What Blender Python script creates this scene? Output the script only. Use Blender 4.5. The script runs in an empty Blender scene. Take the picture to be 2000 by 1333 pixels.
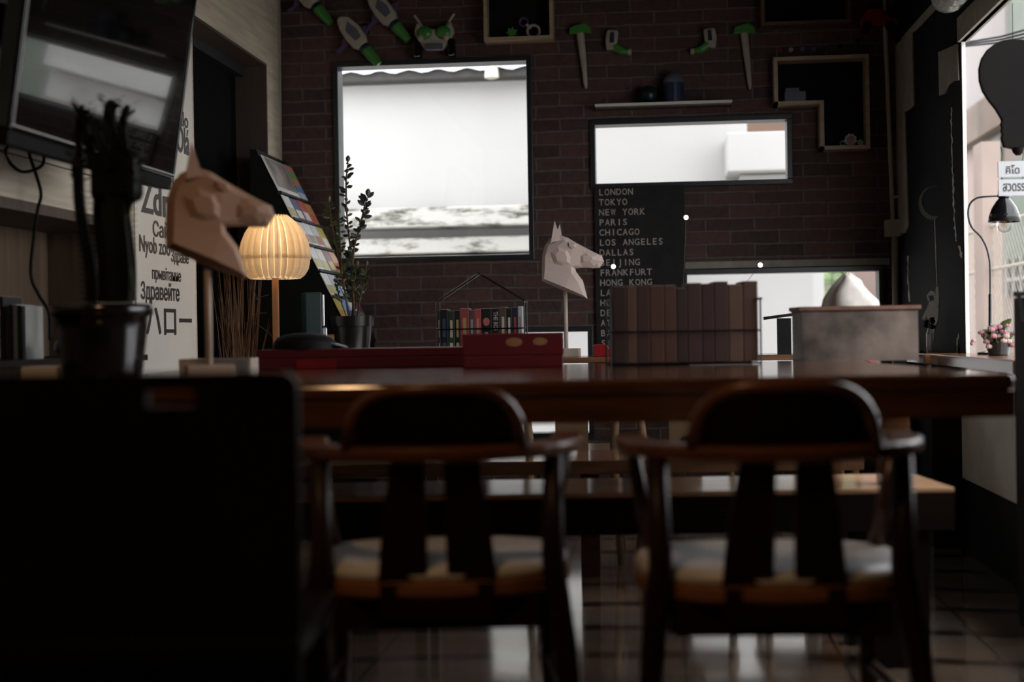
import bpy, bmesh, math, random
from mathutils import Vector, Matrix, Euler

# ------------------------------------------------------------------ camera
scene = bpy.context.scene
COL = scene.collection
FPX = 2778.0
CAMZ = 0.844
YAW, PITCH, ROLL = math.radians(5.96), math.radians(-0.25), -0.016
cam_d = bpy.data.cameras.new('camera')
cam_d.sensor_width = 36.0
cam_d.lens = 36.0 * FPX / 2000.0
cam_d.clip_start = 0.05
cam_d.clip_end = 200
cam = bpy.data.objects.new('camera', cam_d)
COL.objects.link(cam)
CM = Matrix.Rotation(YAW, 3, 'Z') @ Matrix.Rotation(math.pi / 2 + PITCH, 3, 'X') @ Matrix.Rotation(ROLL, 3, 'Z')
cam.matrix_world = Matrix.Translation((0, 0, CAMZ)) @ CM.to_4x4()
cam_d.dof.use_dof = True
cam_d.dof.focus_distance = 5.75
cam_d.dof.aperture_fstop = 1.9
scene.camera = cam

# ------------------------------------------------------------------ light
scene.view_settings.view_transform = 'Standard'
scene.view_settings.look = 'None'
scene.view_settings.gamma = 1.0
scene.view_settings.use_curve_mapping = False
scene.view_settings.exposure = 1.7
world = bpy.data.worlds.new('overcast_sky')
scene.world = world
world.use_nodes = True
bg = world.node_tree.nodes['Background']
bg.inputs[0].default_value = (0.95, 0.965, 1.0, 1)
bg.inputs[1].default_value = 1.5


def lamp_light(name, loc, energy, color, radius, kind='POINT'):
    l = bpy.data.lights.new(name, kind)
    l.energy = energy
    l.color = color
    if kind in ('POINT', 'SPOT'):
        l.shadow_soft_size = radius
    o = bpy.data.objects.new(name, l)
    COL.objects.link(o)
    o.location = loc
    return o


ceil_l = lamp_light('ceiling_lamp_light', (-0.75, 1.2, 2.7), 11.0, (1.0, 0.58, 0.28), 0.06, 'SPOT')
ceil_l.data.spot_size = math.radians(80)
ceil_l.data.spot_blend = 0.7
ceil_l.rotation_euler = (math.radians(28), 0, 0)


# ------------------------------------------------------------------ pixel -> place at a known depth
def ray(px, py):
    return CM @ Vector(((px - 1000) / FPX, -(py - 666.5) / FPX, -1))


CP = Vector((0, 0, CAMZ))


def at(px, py, Y):
    d = ray(px, py)
    return CP + d * (Y / d.y)


def atX(px, py, X):
    d = ray(px, py)
    return CP + d * (X / d.x)


def atZ(px, py, Z):
    d = ray(px, py)
    return CP + d * ((Z - CAMZ) / d.z)


# ------------------------------------------------------------------ materials
def mat(name, col, rough=0.6, metal=0.0, var=0.0, scale=20.0, bump=0.0, coat=0.0, spec=0.5, emit=None, es=0.0, stretch=None, col2=None):
    m = bpy.data.materials.new(name)
    m.use_nodes = True
    nt = m.node_tree
    b = nt.nodes['Principled BSDF']
    b.inputs['Base Color'].default_value = (*col, 1)
    b.inputs['Roughness'].default_value = rough
    b.inputs['Metallic'].default_value = metal
    b.inputs['Coat Weight'].default_value = coat
    b.inputs['Coat Roughness'].default_value = 0.08
    b.inputs['Specular IOR Level'].default_value = spec
    if emit:
        b.inputs['Emission Color'].default_value = (*emit, 1)
        b.inputs['Emission Strength'].default_value = es
    if var > 0 or bump > 0 or col2:
        tc = nt.nodes.new('ShaderNodeTexCoord')
        mp = nt.nodes.new('ShaderNodeMapping')
        nt.links.new(tc.outputs['Object'], mp.inputs[0])
        if stretch:
            mp.inputs['Scale'].default_value = stretch
        nz = nt.nodes.new('ShaderNodeTexNoise')
        nz.inputs['Scale'].default_value = scale
        nz.inputs['Detail'].default_value = 6
        nt.links.new(mp.outputs[0], nz.inputs['Vector'])
        if var > 0 or col2:
            cr = nt.nodes.new('ShaderNodeValToRGB')
            cr.color_ramp.elements[0].position = 0.3
            cr.color_ramp.elements[1].position = 0.7
            a = tuple(max(0, c * (1 - var)) for c in col)
            c2 = col2 if col2 else tuple(min(1, c * (1 + var)) for c in col)
            cr.color_ramp.elements[0].color = (*a, 1)
            cr.color_ramp.elements[1].color = (*c2, 1)
            nt.links.new(nz.outputs[0], cr.inputs[0])
            nt.links.new(cr.outputs[0], b.inputs['Base Color'])
        if bump > 0:
            bp = nt.nodes.new('ShaderNodeBump')
            bp.inputs['Strength'].default_value = bump
            bp.inputs['Distance'].default_value = 0.01
            nt.links.new(nz.outputs[0], bp.inputs['Height'])
            nt.links.new(bp.outputs[0], b.inputs['Normal'])
    return m


def brick_mat():
    m = bpy.data.materials.new('brick')
    m.use_nodes = True
    nt = m.node_tree
    b = nt.nodes['Principled BSDF']
    tc = nt.nodes.new('ShaderNodeTexCoord')
    sp = nt.nodes.new('ShaderNodeSeparateXYZ')
    cb = nt.nodes.new('ShaderNodeCombineXYZ')
    nt.links.new(tc.outputs['Object'], sp.inputs[0])
    nt.links.new(sp.outputs['X'], cb.inputs['X'])
    nt.links.new(sp.outputs['Z'], cb.inputs['Y'])
    nz0 = nt.nodes.new('ShaderNodeTexNoise')
    nz0.inputs['Scale'].default_value = 9
    nt.links.new(cb.outputs[0], nz0.inputs['Vector'])
    vm = nt.nodes.new('ShaderNodeVectorMath')
    vm.operation = 'MULTIPLY_ADD'
    vm.inputs[1].default_value = (0.012, 0.012, 0)
    nt.links.new(nz0.outputs['Color'], vm.inputs[0])
    nt.links.new(cb.outputs[0], vm.inputs[2])
    br = nt.nodes.new('ShaderNodeTexBrick')
    br.inputs['Scale'].default_value = 1
    br.inputs['Brick Width'].default_value = 0.235
    br.inputs['Row Height'].default_value = 0.0637
    br.inputs['Mortar Size'].default_value = 0.006
    br.inputs['Mortar Smooth'].default_value = 0.3
    br.inputs['Color1'].default_value = (0.165, 0.080, 0.066, 1)
    br.inputs['Color2'].default_value = (0.085, 0.048, 0.042, 1)
    br.inputs['Mortar'].default_value = (0.19, 0.15, 0.128, 1)
    nt.links.new(vm.outputs[0], br.inputs['Vector'])
    nz = nt.nodes.new('ShaderNodeTexNoise')
    nz.inputs['Scale'].default_value = 30
    nz.inputs['Detail'].default_value = 8
    nt.links.new(tc.outputs['Object'], nz.inputs['Vector'])
    mx = nt.nodes.new('ShaderNodeMixRGB')
    mx.blend_type = 'MULTIPLY'
    mx.inputs[0].default_value = 0.6
    nt.links.new(br.outputs['Color'], mx.inputs[1])
    nt.links.new(nz.outputs[0], mx.inputs[2])
    nt.links.new(mx.outputs[0], b.inputs['Base Color'])
    b.inputs['Roughness'].default_value = 0.75
    ma = nt.nodes.new('ShaderNodeMath')
    ma.operation = 'MULTIPLY_ADD'
    ma.inputs[1].default_value = -1.0
    nt.links.new(br.outputs['Fac'], ma.inputs[0])
    nt.links.new(nz.outputs[0], ma.inputs[2])
    bp = nt.nodes.new('ShaderNodeBump')
    bp.inputs['Strength'].default_value = 0.8
    bp.inputs['Distance'].default_value = 0.012
    nt.links.new(ma.outputs[0], bp.inputs['Height'])
    nt.links.new(bp.outputs[0], b.inputs['Normal'])
    return m


def floor_mat():
    m = bpy.data.materials.new('floor_tiles')
    m.use_nodes = True
    nt = m.node_tree
    b = nt.nodes['Principled BSDF']
    tc = nt.nodes.new('ShaderNodeTexCoord')
    mp = nt.nodes.new('ShaderNodeMapping')
    mp.inputs['Location'].default_value = (-0.05, 0.1, 0)
    nt.links.new(tc.outputs['Object'], mp.inputs[0])
    br = nt.nodes.new('ShaderNodeTexBrick')
    br.offset = 0
    br.inputs['Scale'].default_value = 1
    br.inputs['Brick Width'].default_value = 0.40
    br.inputs['Row Height'].default_value = 0.40
    br.inputs['Mortar Size'].default_value = 0.004
    br.inputs['Color1'].default_value = (0.33, 0.30, 0.26, 1)
    br.inputs['Color2'].default_value = (0.55, 0.34, 0.20, 1)
    br.inputs['Mortar'].default_value = (0.015, 0.014, 0.013, 1)
    nt.links.new(mp.outputs[0], br.inputs['Vector'])
    wv = nt.nodes.new('ShaderNodeTexWave')
    wv.wave_type = 'RINGS'
    wv.rings_direction = 'Z'
    wv.inputs['Scale'].default_value = 0.9
    wv.inputs['Distortion'].default_value = 0.6
    nt.links.new(mp.outputs[0], wv.inputs['Vector'])
    cr = nt.nodes.new('ShaderNodeValToRGB')
    cr.color_ramp.elements[0].position = 0.05
    cr.color_ramp.elements[0].color = (0.12, 0.10, 0.09, 1)
    cr.color_ramp.elements[1].position = 0.16
    cr.color_ramp.elements[1].color = (1, 1, 1, 1)
    nt.links.new(wv.outputs[0], cr.inputs[0])
    nz = nt.nodes.new('ShaderNodeTexNoise')
    nz.inputs['Scale'].default_value = 7
    nz.inputs['Detail'].default_value = 8
    nt.links.new(mp.outputs[0], nz.inputs['Vector'])
    mx = nt.nodes.new('ShaderNodeMixRGB')
    mx.blend_type = 'MULTIPLY'
    mx.inputs[0].default_value = 0.9
    nt.links.new(br.outputs['Color'], mx.inputs[1])
    nt.links.new(cr.outputs[0], mx.inputs[2])
    mx2 = nt.nodes.new('ShaderNodeMixRGB')
    mx2.blend_type = 'MULTIPLY'
    mx2.inputs[0].default_value = 0.5
    nt.links.new(mx.outputs[0], mx2.inputs[1])
    nt.links.new(nz.outputs[0], mx2.inputs[2])
    nt.links.new(mx2.outputs[0], b.inputs['Base Color'])
    rr = nt.nodes.new('ShaderNodeMapRange')
    rr.inputs['To Min'].default_value = 0.05
    rr.inputs['To Max'].default_value = 0.22
    b.inputs['Specular IOR Level'].default_value = 0.9
    b.inputs['Coat Weight'].default_value = 1.0
    b.inputs['Coat Roughness'].default_value = 0.08
    nt.links.new(nz.outputs[0], rr.inputs['Value'])
    nt.links.new(rr.outputs[0], b.inputs['Roughness'])
    bp = nt.nodes.new('ShaderNodeBump')
    bp.inputs['Strength'].default_value = 0.25
    bp.inputs['Distance'].default_value = 0.004
    ad = nt.nodes.new('ShaderNodeMath')
    ad.operation = 'MULTIPLY_ADD'
    ad.inputs[1].default_value = -1
    nt.links.new(br.outputs['Fac'], ad.inputs[0])
    nt.links.new(nz.outputs[0], ad.inputs[2])
    nt.links.new(ad.outputs[0], bp.inputs['Height'])
    nt.links.new(bp.outputs[0], b.inputs['Normal'])
    return m


def glass_mat(name='window_glass', tint=(1, 1, 1), refl=0.5):
    m = bpy.data.materials.new(name)
    m.use_nodes = True
    nt = m.node_tree
    nt.nodes.remove(nt.nodes['Principled BSDF'])
    out = nt.nodes['Material Output']
    tr = nt.nodes.new('ShaderNodeBsdfTransparent')
    tr.inputs[0].default_value = (*tint, 1)
    gl = nt.nodes.new('ShaderNodeBsdfGlossy')
    gl.inputs['Roughness'].default_value = 0.02
    fr = nt.nodes.new('ShaderNodeFresnel')
    fr.inputs[0].default_value = 1.45
    mu = nt.nodes.new('ShaderNodeMath')
    mu.operation = 'MULTIPLY'
    mu.inputs[1].default_value = refl
    nt.links.new(fr.outputs[0], mu.inputs[0])
    mx = nt.nodes.new('ShaderNodeMixShader')
    nt.links.new(mu.outputs[0], mx.inputs[0])
    nt.links.new(tr.outputs[0], mx.inputs[1])
    nt.links.new(gl.outputs[0], mx.inputs[2])
    nt.links.new(mx.outputs[0], out.inputs[0])
    return m


def shade_mat():
    m = bpy.data.materials.new('veneer_shade')
    m.use_nodes = True
    nt = m.node_tree
    nt.nodes.remove(nt.nodes['Principled BSDF'])
    out = nt.nodes['Material Output']
    df = nt.nodes.new('ShaderNodeBsdfDiffuse')
    tl = nt.nodes.new('ShaderNodeBsdfTranslucent')
    df.inputs[0].default_value = (0.84, 0.76, 0.64, 1)
    tl.inputs[0].default_value = (0.88, 0.80, 0.66, 1)
    mx = nt.nodes.new('ShaderNodeMixShader')
    mx.inputs[0].default_value = 0.55
    nt.links.new(df.outputs[0], mx.inputs[1])
    nt.links.new(tl.outputs[0], mx.inputs[2])
    nt.links.new(mx.outputs[0], out.inputs[0])
    return m


def ext_wall_mat():
    # white rendered wall with mould stains of their own shape along the ledge
    m = bpy.data.materials.new('stained_render')
    m.use_nodes = True
    nt = m.node_tree
    b = nt.nodes['Principled BSDF']
    b.inputs['Roughness'].default_value = 0.9
    tc = nt.nodes.new('ShaderNodeTexCoord')
    mp = nt.nodes.new('ShaderNodeMapping')
    mp.inputs['Scale'].default_value = (2.5, 2.5, 11)
    nt.links.new(tc.outputs['Object'], mp.inputs[0])
    nz = nt.nodes.new('ShaderNodeTexNoise')
    nz.inputs['Scale'].default_value = 1.3
    nz.inputs['Detail'].default_value = 8
    nz.inputs['Roughness'].default_value = 0.7
    nt.links.new(mp.outputs[0], nz.inputs['Vector'])
    cr = nt.nodes.new('ShaderNodeValToRGB')
    cr.color_ramp.elements[0].position = 0.40
    cr.color_ramp.elements[0].color = (0.06, 0.065, 0.045, 1)
    cr.color_ramp.elements[1].position = 0.52
    cr.color_ramp.elements[1].color = (0.40, 0.39, 0.36, 1)
    nt.links.new(nz.outputs[0], cr.inputs[0])
    nt.links.new(cr.outputs[0], b.inputs['Base Color'])
    return m


M = {}
M['brick'] = brick_mat()
M['floor'] = floor_mat()
M['glass'] = glass_mat()
M['lampglass'] = glass_mat('bulb_glass', (0.97, 0.97, 0.97), 0.45)
M['shade'] = shade_mat()
M['stain'] = ext_wall_mat()
M['dark_paint'] = mat('dark_paint', (0.012, 0.011, 0.011), 0.7, var=0.3, scale=4, spec=0.12)
M['chalk_black'] = mat('chalkboard_paint', (0.010, 0.010, 0.011), 0.75, var=0.3, scale=8, bump=0.1, spec=0.12)
M['plaster'] = mat('bare_plaster', (0.34, 0.31, 0.26), 0.85, var=0.15, scale=14, bump=0.1)
M['pale_plaster'] = mat('pale_plaster', (0.86, 0.85, 0.80), 0.8, var=0.06, scale=10)
M['wood_panel'] = mat('pale_wood_panel', (0.70, 0.61, 0.47), 0.55, var=0.18, scale=3, stretch=(6, 1, 14), bump=0.03)
M['wood_panel_dark'] = mat('dark_wood_panel', (0.13, 0.085, 0.055), 0.55, var=0.25, scale=3, stretch=(10, 10, 1))
M['door_void'] = mat('unlit_doorway_black', (0.006, 0.006, 0.006), 0.9, var=0.2, spec=0.12)  # near-black: darkness of the unlit doorway put into the colour
M['jamb'] = mat('brown_jamb', (0.09, 0.062, 0.045), 0.6, var=0.15, scale=5, stretch=(8, 8, 1))
M['frame_metal'] = mat('dark_window_metal', (0.022, 0.026, 0.03), 0.35, 0.0, var=0.1, spec=0.6)
M['pvc'] = mat('cream_pvc', (0.50, 0.46, 0.38), 0.4, var=0.05)
M['table_wood'] = mat('varnished_brown_wood', (0.105, 0.045, 0.021), 0.12, var=0.35, scale=3.5, stretch=(1, 12, 12), spec=0.5)
M['counter_wood'] = mat('varnished_counter_wood', (0.17, 0.080, 0.04), 0.14, var=0.35, scale=3.5, stretch=(1, 12, 12), spec=0.6)
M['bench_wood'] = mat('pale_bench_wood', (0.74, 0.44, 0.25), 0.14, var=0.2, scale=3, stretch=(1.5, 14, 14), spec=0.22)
M['bench_dark'] = mat('shaded_bench_side', (0.020, 0.012, 0.009), 0.5, var=0.3, scale=5, spec=0.12)  # near-black, with the bench apron's shadow put into the colour
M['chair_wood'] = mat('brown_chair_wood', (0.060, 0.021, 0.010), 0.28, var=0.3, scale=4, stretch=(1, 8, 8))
M['chair_dark'] = mat('dark_chair_wood', (0.020, 0.009, 0.006), 0.35, var=0.3, scale=4, spec=0.12)  # darker chair wood; the shade on the apron is in the colour
M['rail_wood'] = mat('warm_lit_rail_wood', (0.135, 0.052, 0.024), 0.3, var=0.3, scale=4, stretch=(1, 8, 8))  # lighter chair wood, with warm light on rail and crest edge coloured in
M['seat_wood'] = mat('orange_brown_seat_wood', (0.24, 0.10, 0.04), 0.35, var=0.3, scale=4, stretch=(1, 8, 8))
M['seat_pad'] = mat('pale_grey_vinyl', (0.66, 0.66, 0.65), 0.38, var=0.08, scale=30, bump=0.05)
M['settle_wood'] = mat('almost_black_wood', (0.008, 0.005, 0.004), 0.4, var=0.4, scale=4, spec=0.12)
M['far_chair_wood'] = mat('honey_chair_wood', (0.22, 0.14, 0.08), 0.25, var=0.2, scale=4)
M['black_gloss'] = mat('black_gloss_plastic', (0.008, 0.008, 0.009), 0.12, var=0.1)
M['black_screen'] = mat('tv_glass', (0.003, 0.003, 0.003), 0.03, var=0.05, spec=1.0, coat=0.6)
M['black_matt'] = mat('black_matt', (0.010, 0.010, 0.010), 0.6, var=0.2, spec=0.12)
M['black_metal'] = mat('black_metal_wire', (0.03, 0.03, 0.03), 0.3, 0.9, var=0.1)
M['chrome'] = mat('bare_steel', (0.65, 0.65, 0.66), 0.25, 1.0, var=0.05)
M['bezel_glint'] = mat('pale_bezel_glint', (0.75, 0.73, 0.68), 0.4, 0.3, var=0.05)
M['paper'] = mat('white_paper', (0.82, 0.79, 0.73), 0.7, var=0.04, scale=6)
M['poster'] = mat('cream_poster', (0.88, 0.83, 0.73), 0.45, var=0.05, scale=3)
M['ink'] = mat('dark_ink', (0.045, 0.040, 0.036), 0.5, var=0.1)
M['chalk_ink'] = mat('pale_lettering', (0.50, 0.43, 0.38), 0.6, var=0.05)
M['board'] = mat('charcoal_board', (0.030, 0.028, 0.028), 0.5, var=0.2, scale=12, spec=0.12)
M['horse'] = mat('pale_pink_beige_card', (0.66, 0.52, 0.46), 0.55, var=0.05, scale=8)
M['horse_warm'] = mat('warm_lit_card', (0.44, 0.275, 0.195), 0.55, var=0.06, scale=8)  # warm light on the near bust is put into this brown
M['pole'] = mat('pale_wooden_pole', (0.52, 0.42, 0.34), 0.5, var=0.12, scale=6)
M['lamp_wood'] = mat('warm_lamp_wood', (0.42, 0.19, 0.08), 0.35, var=0.2, scale=5, stretch=(6, 6, 1))
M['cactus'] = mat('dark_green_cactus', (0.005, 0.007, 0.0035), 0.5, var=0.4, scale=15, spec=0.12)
M['leaf'] = mat('glossy_leaf', (0.06, 0.095, 0.03), 0.4, var=0.4, scale=20)
M['leaf_dark'] = mat('dark_leaf', (0.035, 0.05, 0.035), 0.4, var=0.3, scale=20)
M['stem'] = mat('brown_stem', (0.13, 0.085, 0.05), 0.7, var=0.2)
M['twig'] = mat('dry_twig', (0.20, 0.11, 0.06), 0.8, var=0.3, scale=20)
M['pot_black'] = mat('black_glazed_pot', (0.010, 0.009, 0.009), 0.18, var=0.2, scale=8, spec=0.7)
M['pot_plastic'] = mat('black_plastic_pot', (0.016, 0.014, 0.013), 0.25, var=0.2, scale=8, spec=0.6)
M['soil'] = mat('potting_soil', (0.04, 0.03, 0.02), 0.95, var=0.4, scale=60, bump=0.5)
M['red_card'] = mat('dark_red_card', (0.11, 0.005, 0.011), 0.45, var=0.12, scale=6)
M['red_bright'] = mat('bright_red_plastic', (0.26, 0.012, 0.016), 0.3, var=0.1)
M['motif'] = mat('ochre_print', (0.30, 0.15, 0.06), 0.5, var=0.2)
M['galv'] = mat('worn_galvanised_tin', (0.13, 0.098, 0.08), 0.42, 0.6, var=0.75, scale=7, bump=0.05)
M['rust_rim'] = mat('rusty_rim', (0.16, 0.075, 0.05), 0.5, 0.4, var=0.3, scale=20)
M['tissue'] = mat('soft_tissue', (0.72, 0.66, 0.60), 0.9, var=0.05, scale=10, bump=0.2)
M['toy_white'] = mat('toy_white_plastic', (0.46, 0.41, 0.33), 0.4, var=0.08)
M['toy_green'] = mat('toy_green_plastic', (0.07, 0.26, 0.05), 0.3, var=0.15)
M['toy_grey'] = mat('toy_grey_plastic', (0.13, 0.13, 0.17), 0.4, var=0.15)
M['toy_purple'] = mat('toy_purple_plastic', (0.12, 0.06, 0.15), 0.4, var=0.15)
M['toy_navy'] = mat('toy_navy_plastic', (0.02, 0.03, 0.07), 0.4, var=0.15)
M['frame_wood'] = mat('pale_frame_wood', (0.48, 0.36, 0.24), 0.45, var=0.2, scale=5, stretch=(1, 6, 6))
M['teal'] = mat('dark_teal_enamel', (0.004, 0.020, 0.021), 0.35, var=0.1)
M['cork'] = mat('orange_knob', (0.36, 0.15, 0.04), 0.6, var=0.2, scale=40)
M['mould_wall'] = mat('white_render', (0.37, 0.365, 0.352), 0.9, var=0.02, scale=2)
M['ext_roof'] = mat('corrugated_sheet', (0.62, 0.66, 0.70), 0.5, var=0.08)
M['ext_dark'] = mat('exterior_dark', (0.035, 0.032, 0.028), 0.8, var=0.2)  # near-black for the eave's painted shade and the street window
M['ext_brown'] = mat('brown_render', (0.14, 0.09, 0.065), 0.9, var=0.1, scale=3)
M['ext_pink'] = mat('pink_render', (0.27, 0.21, 0.18), 0.9, var=0.08, scale=3)
M['ext_pale'] = mat('off_white_render', (0.27, 0.245, 0.235), 0.9, var=0.05, scale=2)
M['ext_beige'] = mat('beige_concrete', (0.17, 0.13, 0.10), 0.9, var=0.12, scale=4)
M['ext_green'] = mat('pale_green_wall', (0.17, 0.20, 0.165), 0.8, var=0.08, scale=3)
M['ext_ground'] = mat('pale_concrete_ground', (0.45, 0.44, 0.42), 0.95, var=0.1, scale=2)
M['foliage'] = mat('bush_green', (0.13, 0.20, 0.06), 0.8, var=0.4, scale=10)
M['petal'] = mat('dusty_pink_petals', (0.42, 0.18, 0.22), 0.7, var=0.3, scale=25)
M['petal_pale'] = mat('cream_petals', (0.50, 0.38, 0.32), 0.7, var=0.2, scale=25)
M['sign'] = mat('pale_grey_sign', (0.50, 0.51, 0.53), 0.5, var=0.04)
M['bulb_board'] = mat('dark_brown_board', (0.0045, 0.0028, 0.0024), 0.6, var=0.3, scale=10, spec=0.12)
M['foil'] = mat('crinkled_foil', (0.30, 0.29, 0.26), 0.35, 0.8, var=0.3, scale=40, bump=0.9)
M['chip'] = mat('chipped_white', (0.80, 0.80, 0.78), 0.8, var=0.15, scale=40)
M['mural'] = mat('chalky_paint', (0.40, 0.38, 0.32), 0.85, var=0.25, scale=50)
M['mural_dim'] = mat('faded_yellow_paint', (0.13, 0.115, 0.075), 0.85, var=0.25, scale=50)
M['bulb_lit'] = mat('lit_bulb', (1, 0.8, 0.5), 0.5, emit=(1.0, 0.62, 0.30), es=6)
M['led'] = mat('small_led', (1, 1, 1), 0.5, emit=(1.0, 0.95, 0.85), es=2.2)


def cmat(name, col, rough=0.5):
    k = 'c_' + name
    if k not in M:
        M[k] = mat(name, col, rough, var=0.12, scale=12)
    return M[k]


# ------------------------------------------------------------------ mesh helpers
class MB:
    def __init__(s):
        s.v = []
        s.f = []

    def add(s, vs, fs):
        o = len(s.v)
        s.v += [Vector(p) for p in vs]
        s.f += [tuple(i + o for i in q) for q in fs]
        return s

    def box(s, x0, x1, y0, y1, z0, z1):
        vs = [(x0, y0, z0), (x1, y0, z0), (x1, y1, z0), (x0, y1, z0), (x0, y0, z1), (x1, y0, z1), (x1, y1, z1), (x0, y1, z1)]
        return s.add(vs, [(0, 3, 2, 1), (4, 5, 6, 7), (0, 1, 5, 4), (1, 2, 6, 5), (2, 3, 7, 6), (3, 0, 4, 7)])

    def obox(s, c, size, rot=(0, 0, 0)):
        R = Euler(rot).to_matrix()
        c = Vector(c)
        a, b, d = [q / 2 for q in size]
        n = len(s.v)
        s.box(-a, a, -b, b, -d, d)
        for i in range(n, len(s.v)):
            s.v[i] = R @ s.v[i] + c
        return s

    def tube(s, pts, r, n=8, cap=True):
        pts = [Vector(p) for p in pts]
        rs = r if isinstance(r, (list, tuple)) else [r] * len(pts)
        up = Vector((0, 0, 1))
        rings = []
        prev = None
        for i, p in enumerate(pts):
            a = pts[max(0, i - 1)]
            b = pts[min(len(pts) - 1, i + 1)]
            t = (b - a).normalized()
            if prev is None:
                ref = up if abs(t.z) < 0.9 else Vector((1, 0, 0))
                u = t.cross(ref).normalized()
            else:
                u = (prev - t * prev.dot(t))
                u = u.normalized() if u.length > 1e-6 else t.cross(up).normalized()
            prev = u
            w = t.cross(u)
            rings.append([p + (u * math.cos(2 * math.pi * k / n) + w * math.sin(2 * math.pi * k / n)) * rs[i] for k in range(n)])
        vs = [q for rg in rings for q in rg]
        fs = []
        for i in range(len(pts) - 1):
            for k in range(n):
                fs.append((i * n + k, i * n + (k + 1) % n, (i + 1) * n + (k + 1) % n, (i + 1) * n + k))
        if cap:
            fs.append(tuple(reversed(range(n))))
            fs.append(tuple(range((len(pts) - 1) * n, len(pts) * n)))
        return s.add(vs, fs)

    def lathe(s, prof, n=24, c=(0, 0, 0), pleat=0.0, np_=0, close=False):
        c = Vector(c)
        vs = []
        for (r, z) in prof:
            for k in range(n):
                a = 2 * math.pi * k / n
                rr = r
                if pleat:
                    rr = r * (1 + pleat * (1 if (k % 2) else -1))
                vs.append((c.x + rr * math.cos(a), c.y + rr * math.sin(a), c.z + z))
        fs = []
        m = len(prof)
        for i in range(m - 1):
            for k in range(n):
                fs.append((i * n + k, i * n + (k + 1) % n, (i + 1) * n + (k + 1) % n, (i + 1) * n + k))
        if close:
            fs.append(tuple(reversed(range(n))))
            fs.append(tuple(range((m - 1) * n, m * n)))
        return s.add(vs, fs)

    def sph(s, c, r, nu=14, nv=8):
        if not isinstance(r, (tuple, list)):
            r = (r, r, r)
        c = Vector(c)
        vs = [(c.x, c.y, c.z - r[2])]
        for j in range(1, nv):
            ph = math.pi * j / nv
            for k in range(nu):
                a = 2 * math.pi * k / nu
                vs.append((c.x + r[0] * math.sin(ph) * math.cos(a), c.y + r[1] * math.sin(ph) * math.sin(a), c.z - r[2] * math.cos(ph)))
        vs.append((c.x, c.y, c.z + r[2]))
        fs = []
        for k in range(nu):
            fs.append((0, 1 + (k + 1) % nu, 1 + k))
        for j in range(nv - 2):
            for k in range(nu):
                a = 1 + j * nu
                fs.append((a + k, a + (k + 1) % nu, a + nu + (k + 1) % nu, a + nu + k))
        e = len(vs) - 1
        a = 1 + (nv - 2) * nu
        for k in range(nu):
            fs.append((a + k, a + (k + 1) % nu, e))
        return s.add(vs, fs)

    def prism(s, pts, o, u, v, w, holes=None):
        """polygon (a,b) in plane o+a*u+b*v, extruded along vector w"""
        o, u, v, w = Vector(o), Vector(u), Vector(v), Vector(w)
        n = len(pts)
        a = [o + u * p[0] + v * p[1] for p in pts]
        b = [q + w for q in a]
        fs = [tuple(range(n)), tuple(reversed(range(n, 2 * n)))]
        for i in range(n):
            j = (i + 1) % n
            fs.append((j, i, n + i, n + j))
        return s.add(a + b, fs)

    def poly3(s, pts, w):
        """polygon of 3-D points extruded by vector w"""
        w = Vector(w)
        n = len(pts)
        a = [Vector(p) for p in pts]
        b = [q + w for q in a]
        fs = [tuple(range(n)), tuple(reversed(range(n, 2 * n)))]
        for i in range(n):
            j = (i + 1) % n
            fs.append((j, i, n + i, n + j))
        return s.add(a + b, fs)

    def build(s, name, m, parent=None, smooth=False, bevel=0.0, loc=None, seg=2, sub=0):
        me = bpy.data.meshes.new(name)
        me.from_pydata([tuple(p) for p in s.v], [], s.f)
        bm = bmesh.new()
        bm.from_mesh(me)
        bmesh.ops.recalc_face_normals(bm, faces=bm.faces)
        bm.to_mesh(me)
        bm.free()
        if m is not None:
            me.materials.append(M[m] if isinstance(m, str) else m)
        if smooth:
            for p in me.polygons:
                p.use_smooth = True
        me.update()
        o = bpy.data.objects.new(name, me)
        COL.objects.link(o)
        if parent is not None:
            o.parent = parent
        if loc is not None:
            o.location = loc
        if bevel > 0:
            b = o.modifiers.new('bevel', 'BEVEL')
            b.width = bevel
            b.segments = seg
            b.limit_method = 'ANGLE'
            b.angle_limit = math.radians(40)
        if sub:
            b = o.modifiers.new('sub', 'SUBSURF')
            b.levels = sub
            b.render_levels = sub
        return o


def cr_path(pts, k=6):
    pts = [Vector(p) for p in pts]
    out = []
    for i in range(len(pts) - 1):
        a, b, c, d = pts[max(0, i - 1)], pts[i], pts[i + 1], pts[min(len(pts) - 1, i + 2)]
        for j in range(k):
            t = j / k
            out.append(0.5 * (2 * b + (c - a) * t + (2 * a - 5 * b + 4 * c - d) * t * t + (3 * b - a - 3 * c + d) * t ** 3))
    out.append(pts[-1])
    return out


def thing(name, label, cat, loc=(0, 0, 0), rz=0.0, group=None):
    o = bpy.data.objects.new(name, None)
    o.empty_display_size = 0.05
    COL.objects.link(o)
    o.location = loc
    o.rotation_euler = (0, 0, rz)
    o['label'] = label
    o['category'] = cat
    if group:
        o['group'] = group
    return o


def tag(o, label, cat, group=None):
    o['label'] = label
    o['category'] = cat
    if group:
        o['group'] = group
    return o


def struct(o, label=None):
    o['kind'] = 'structure'
    return o


def copy_tree(o, parent=None):
    c = o.copy()
    COL.objects.link(c)
    if parent is not None:
        c.parent = parent
    for ch in list(o.children):
        copy_tree(ch, c)
    return c


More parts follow.
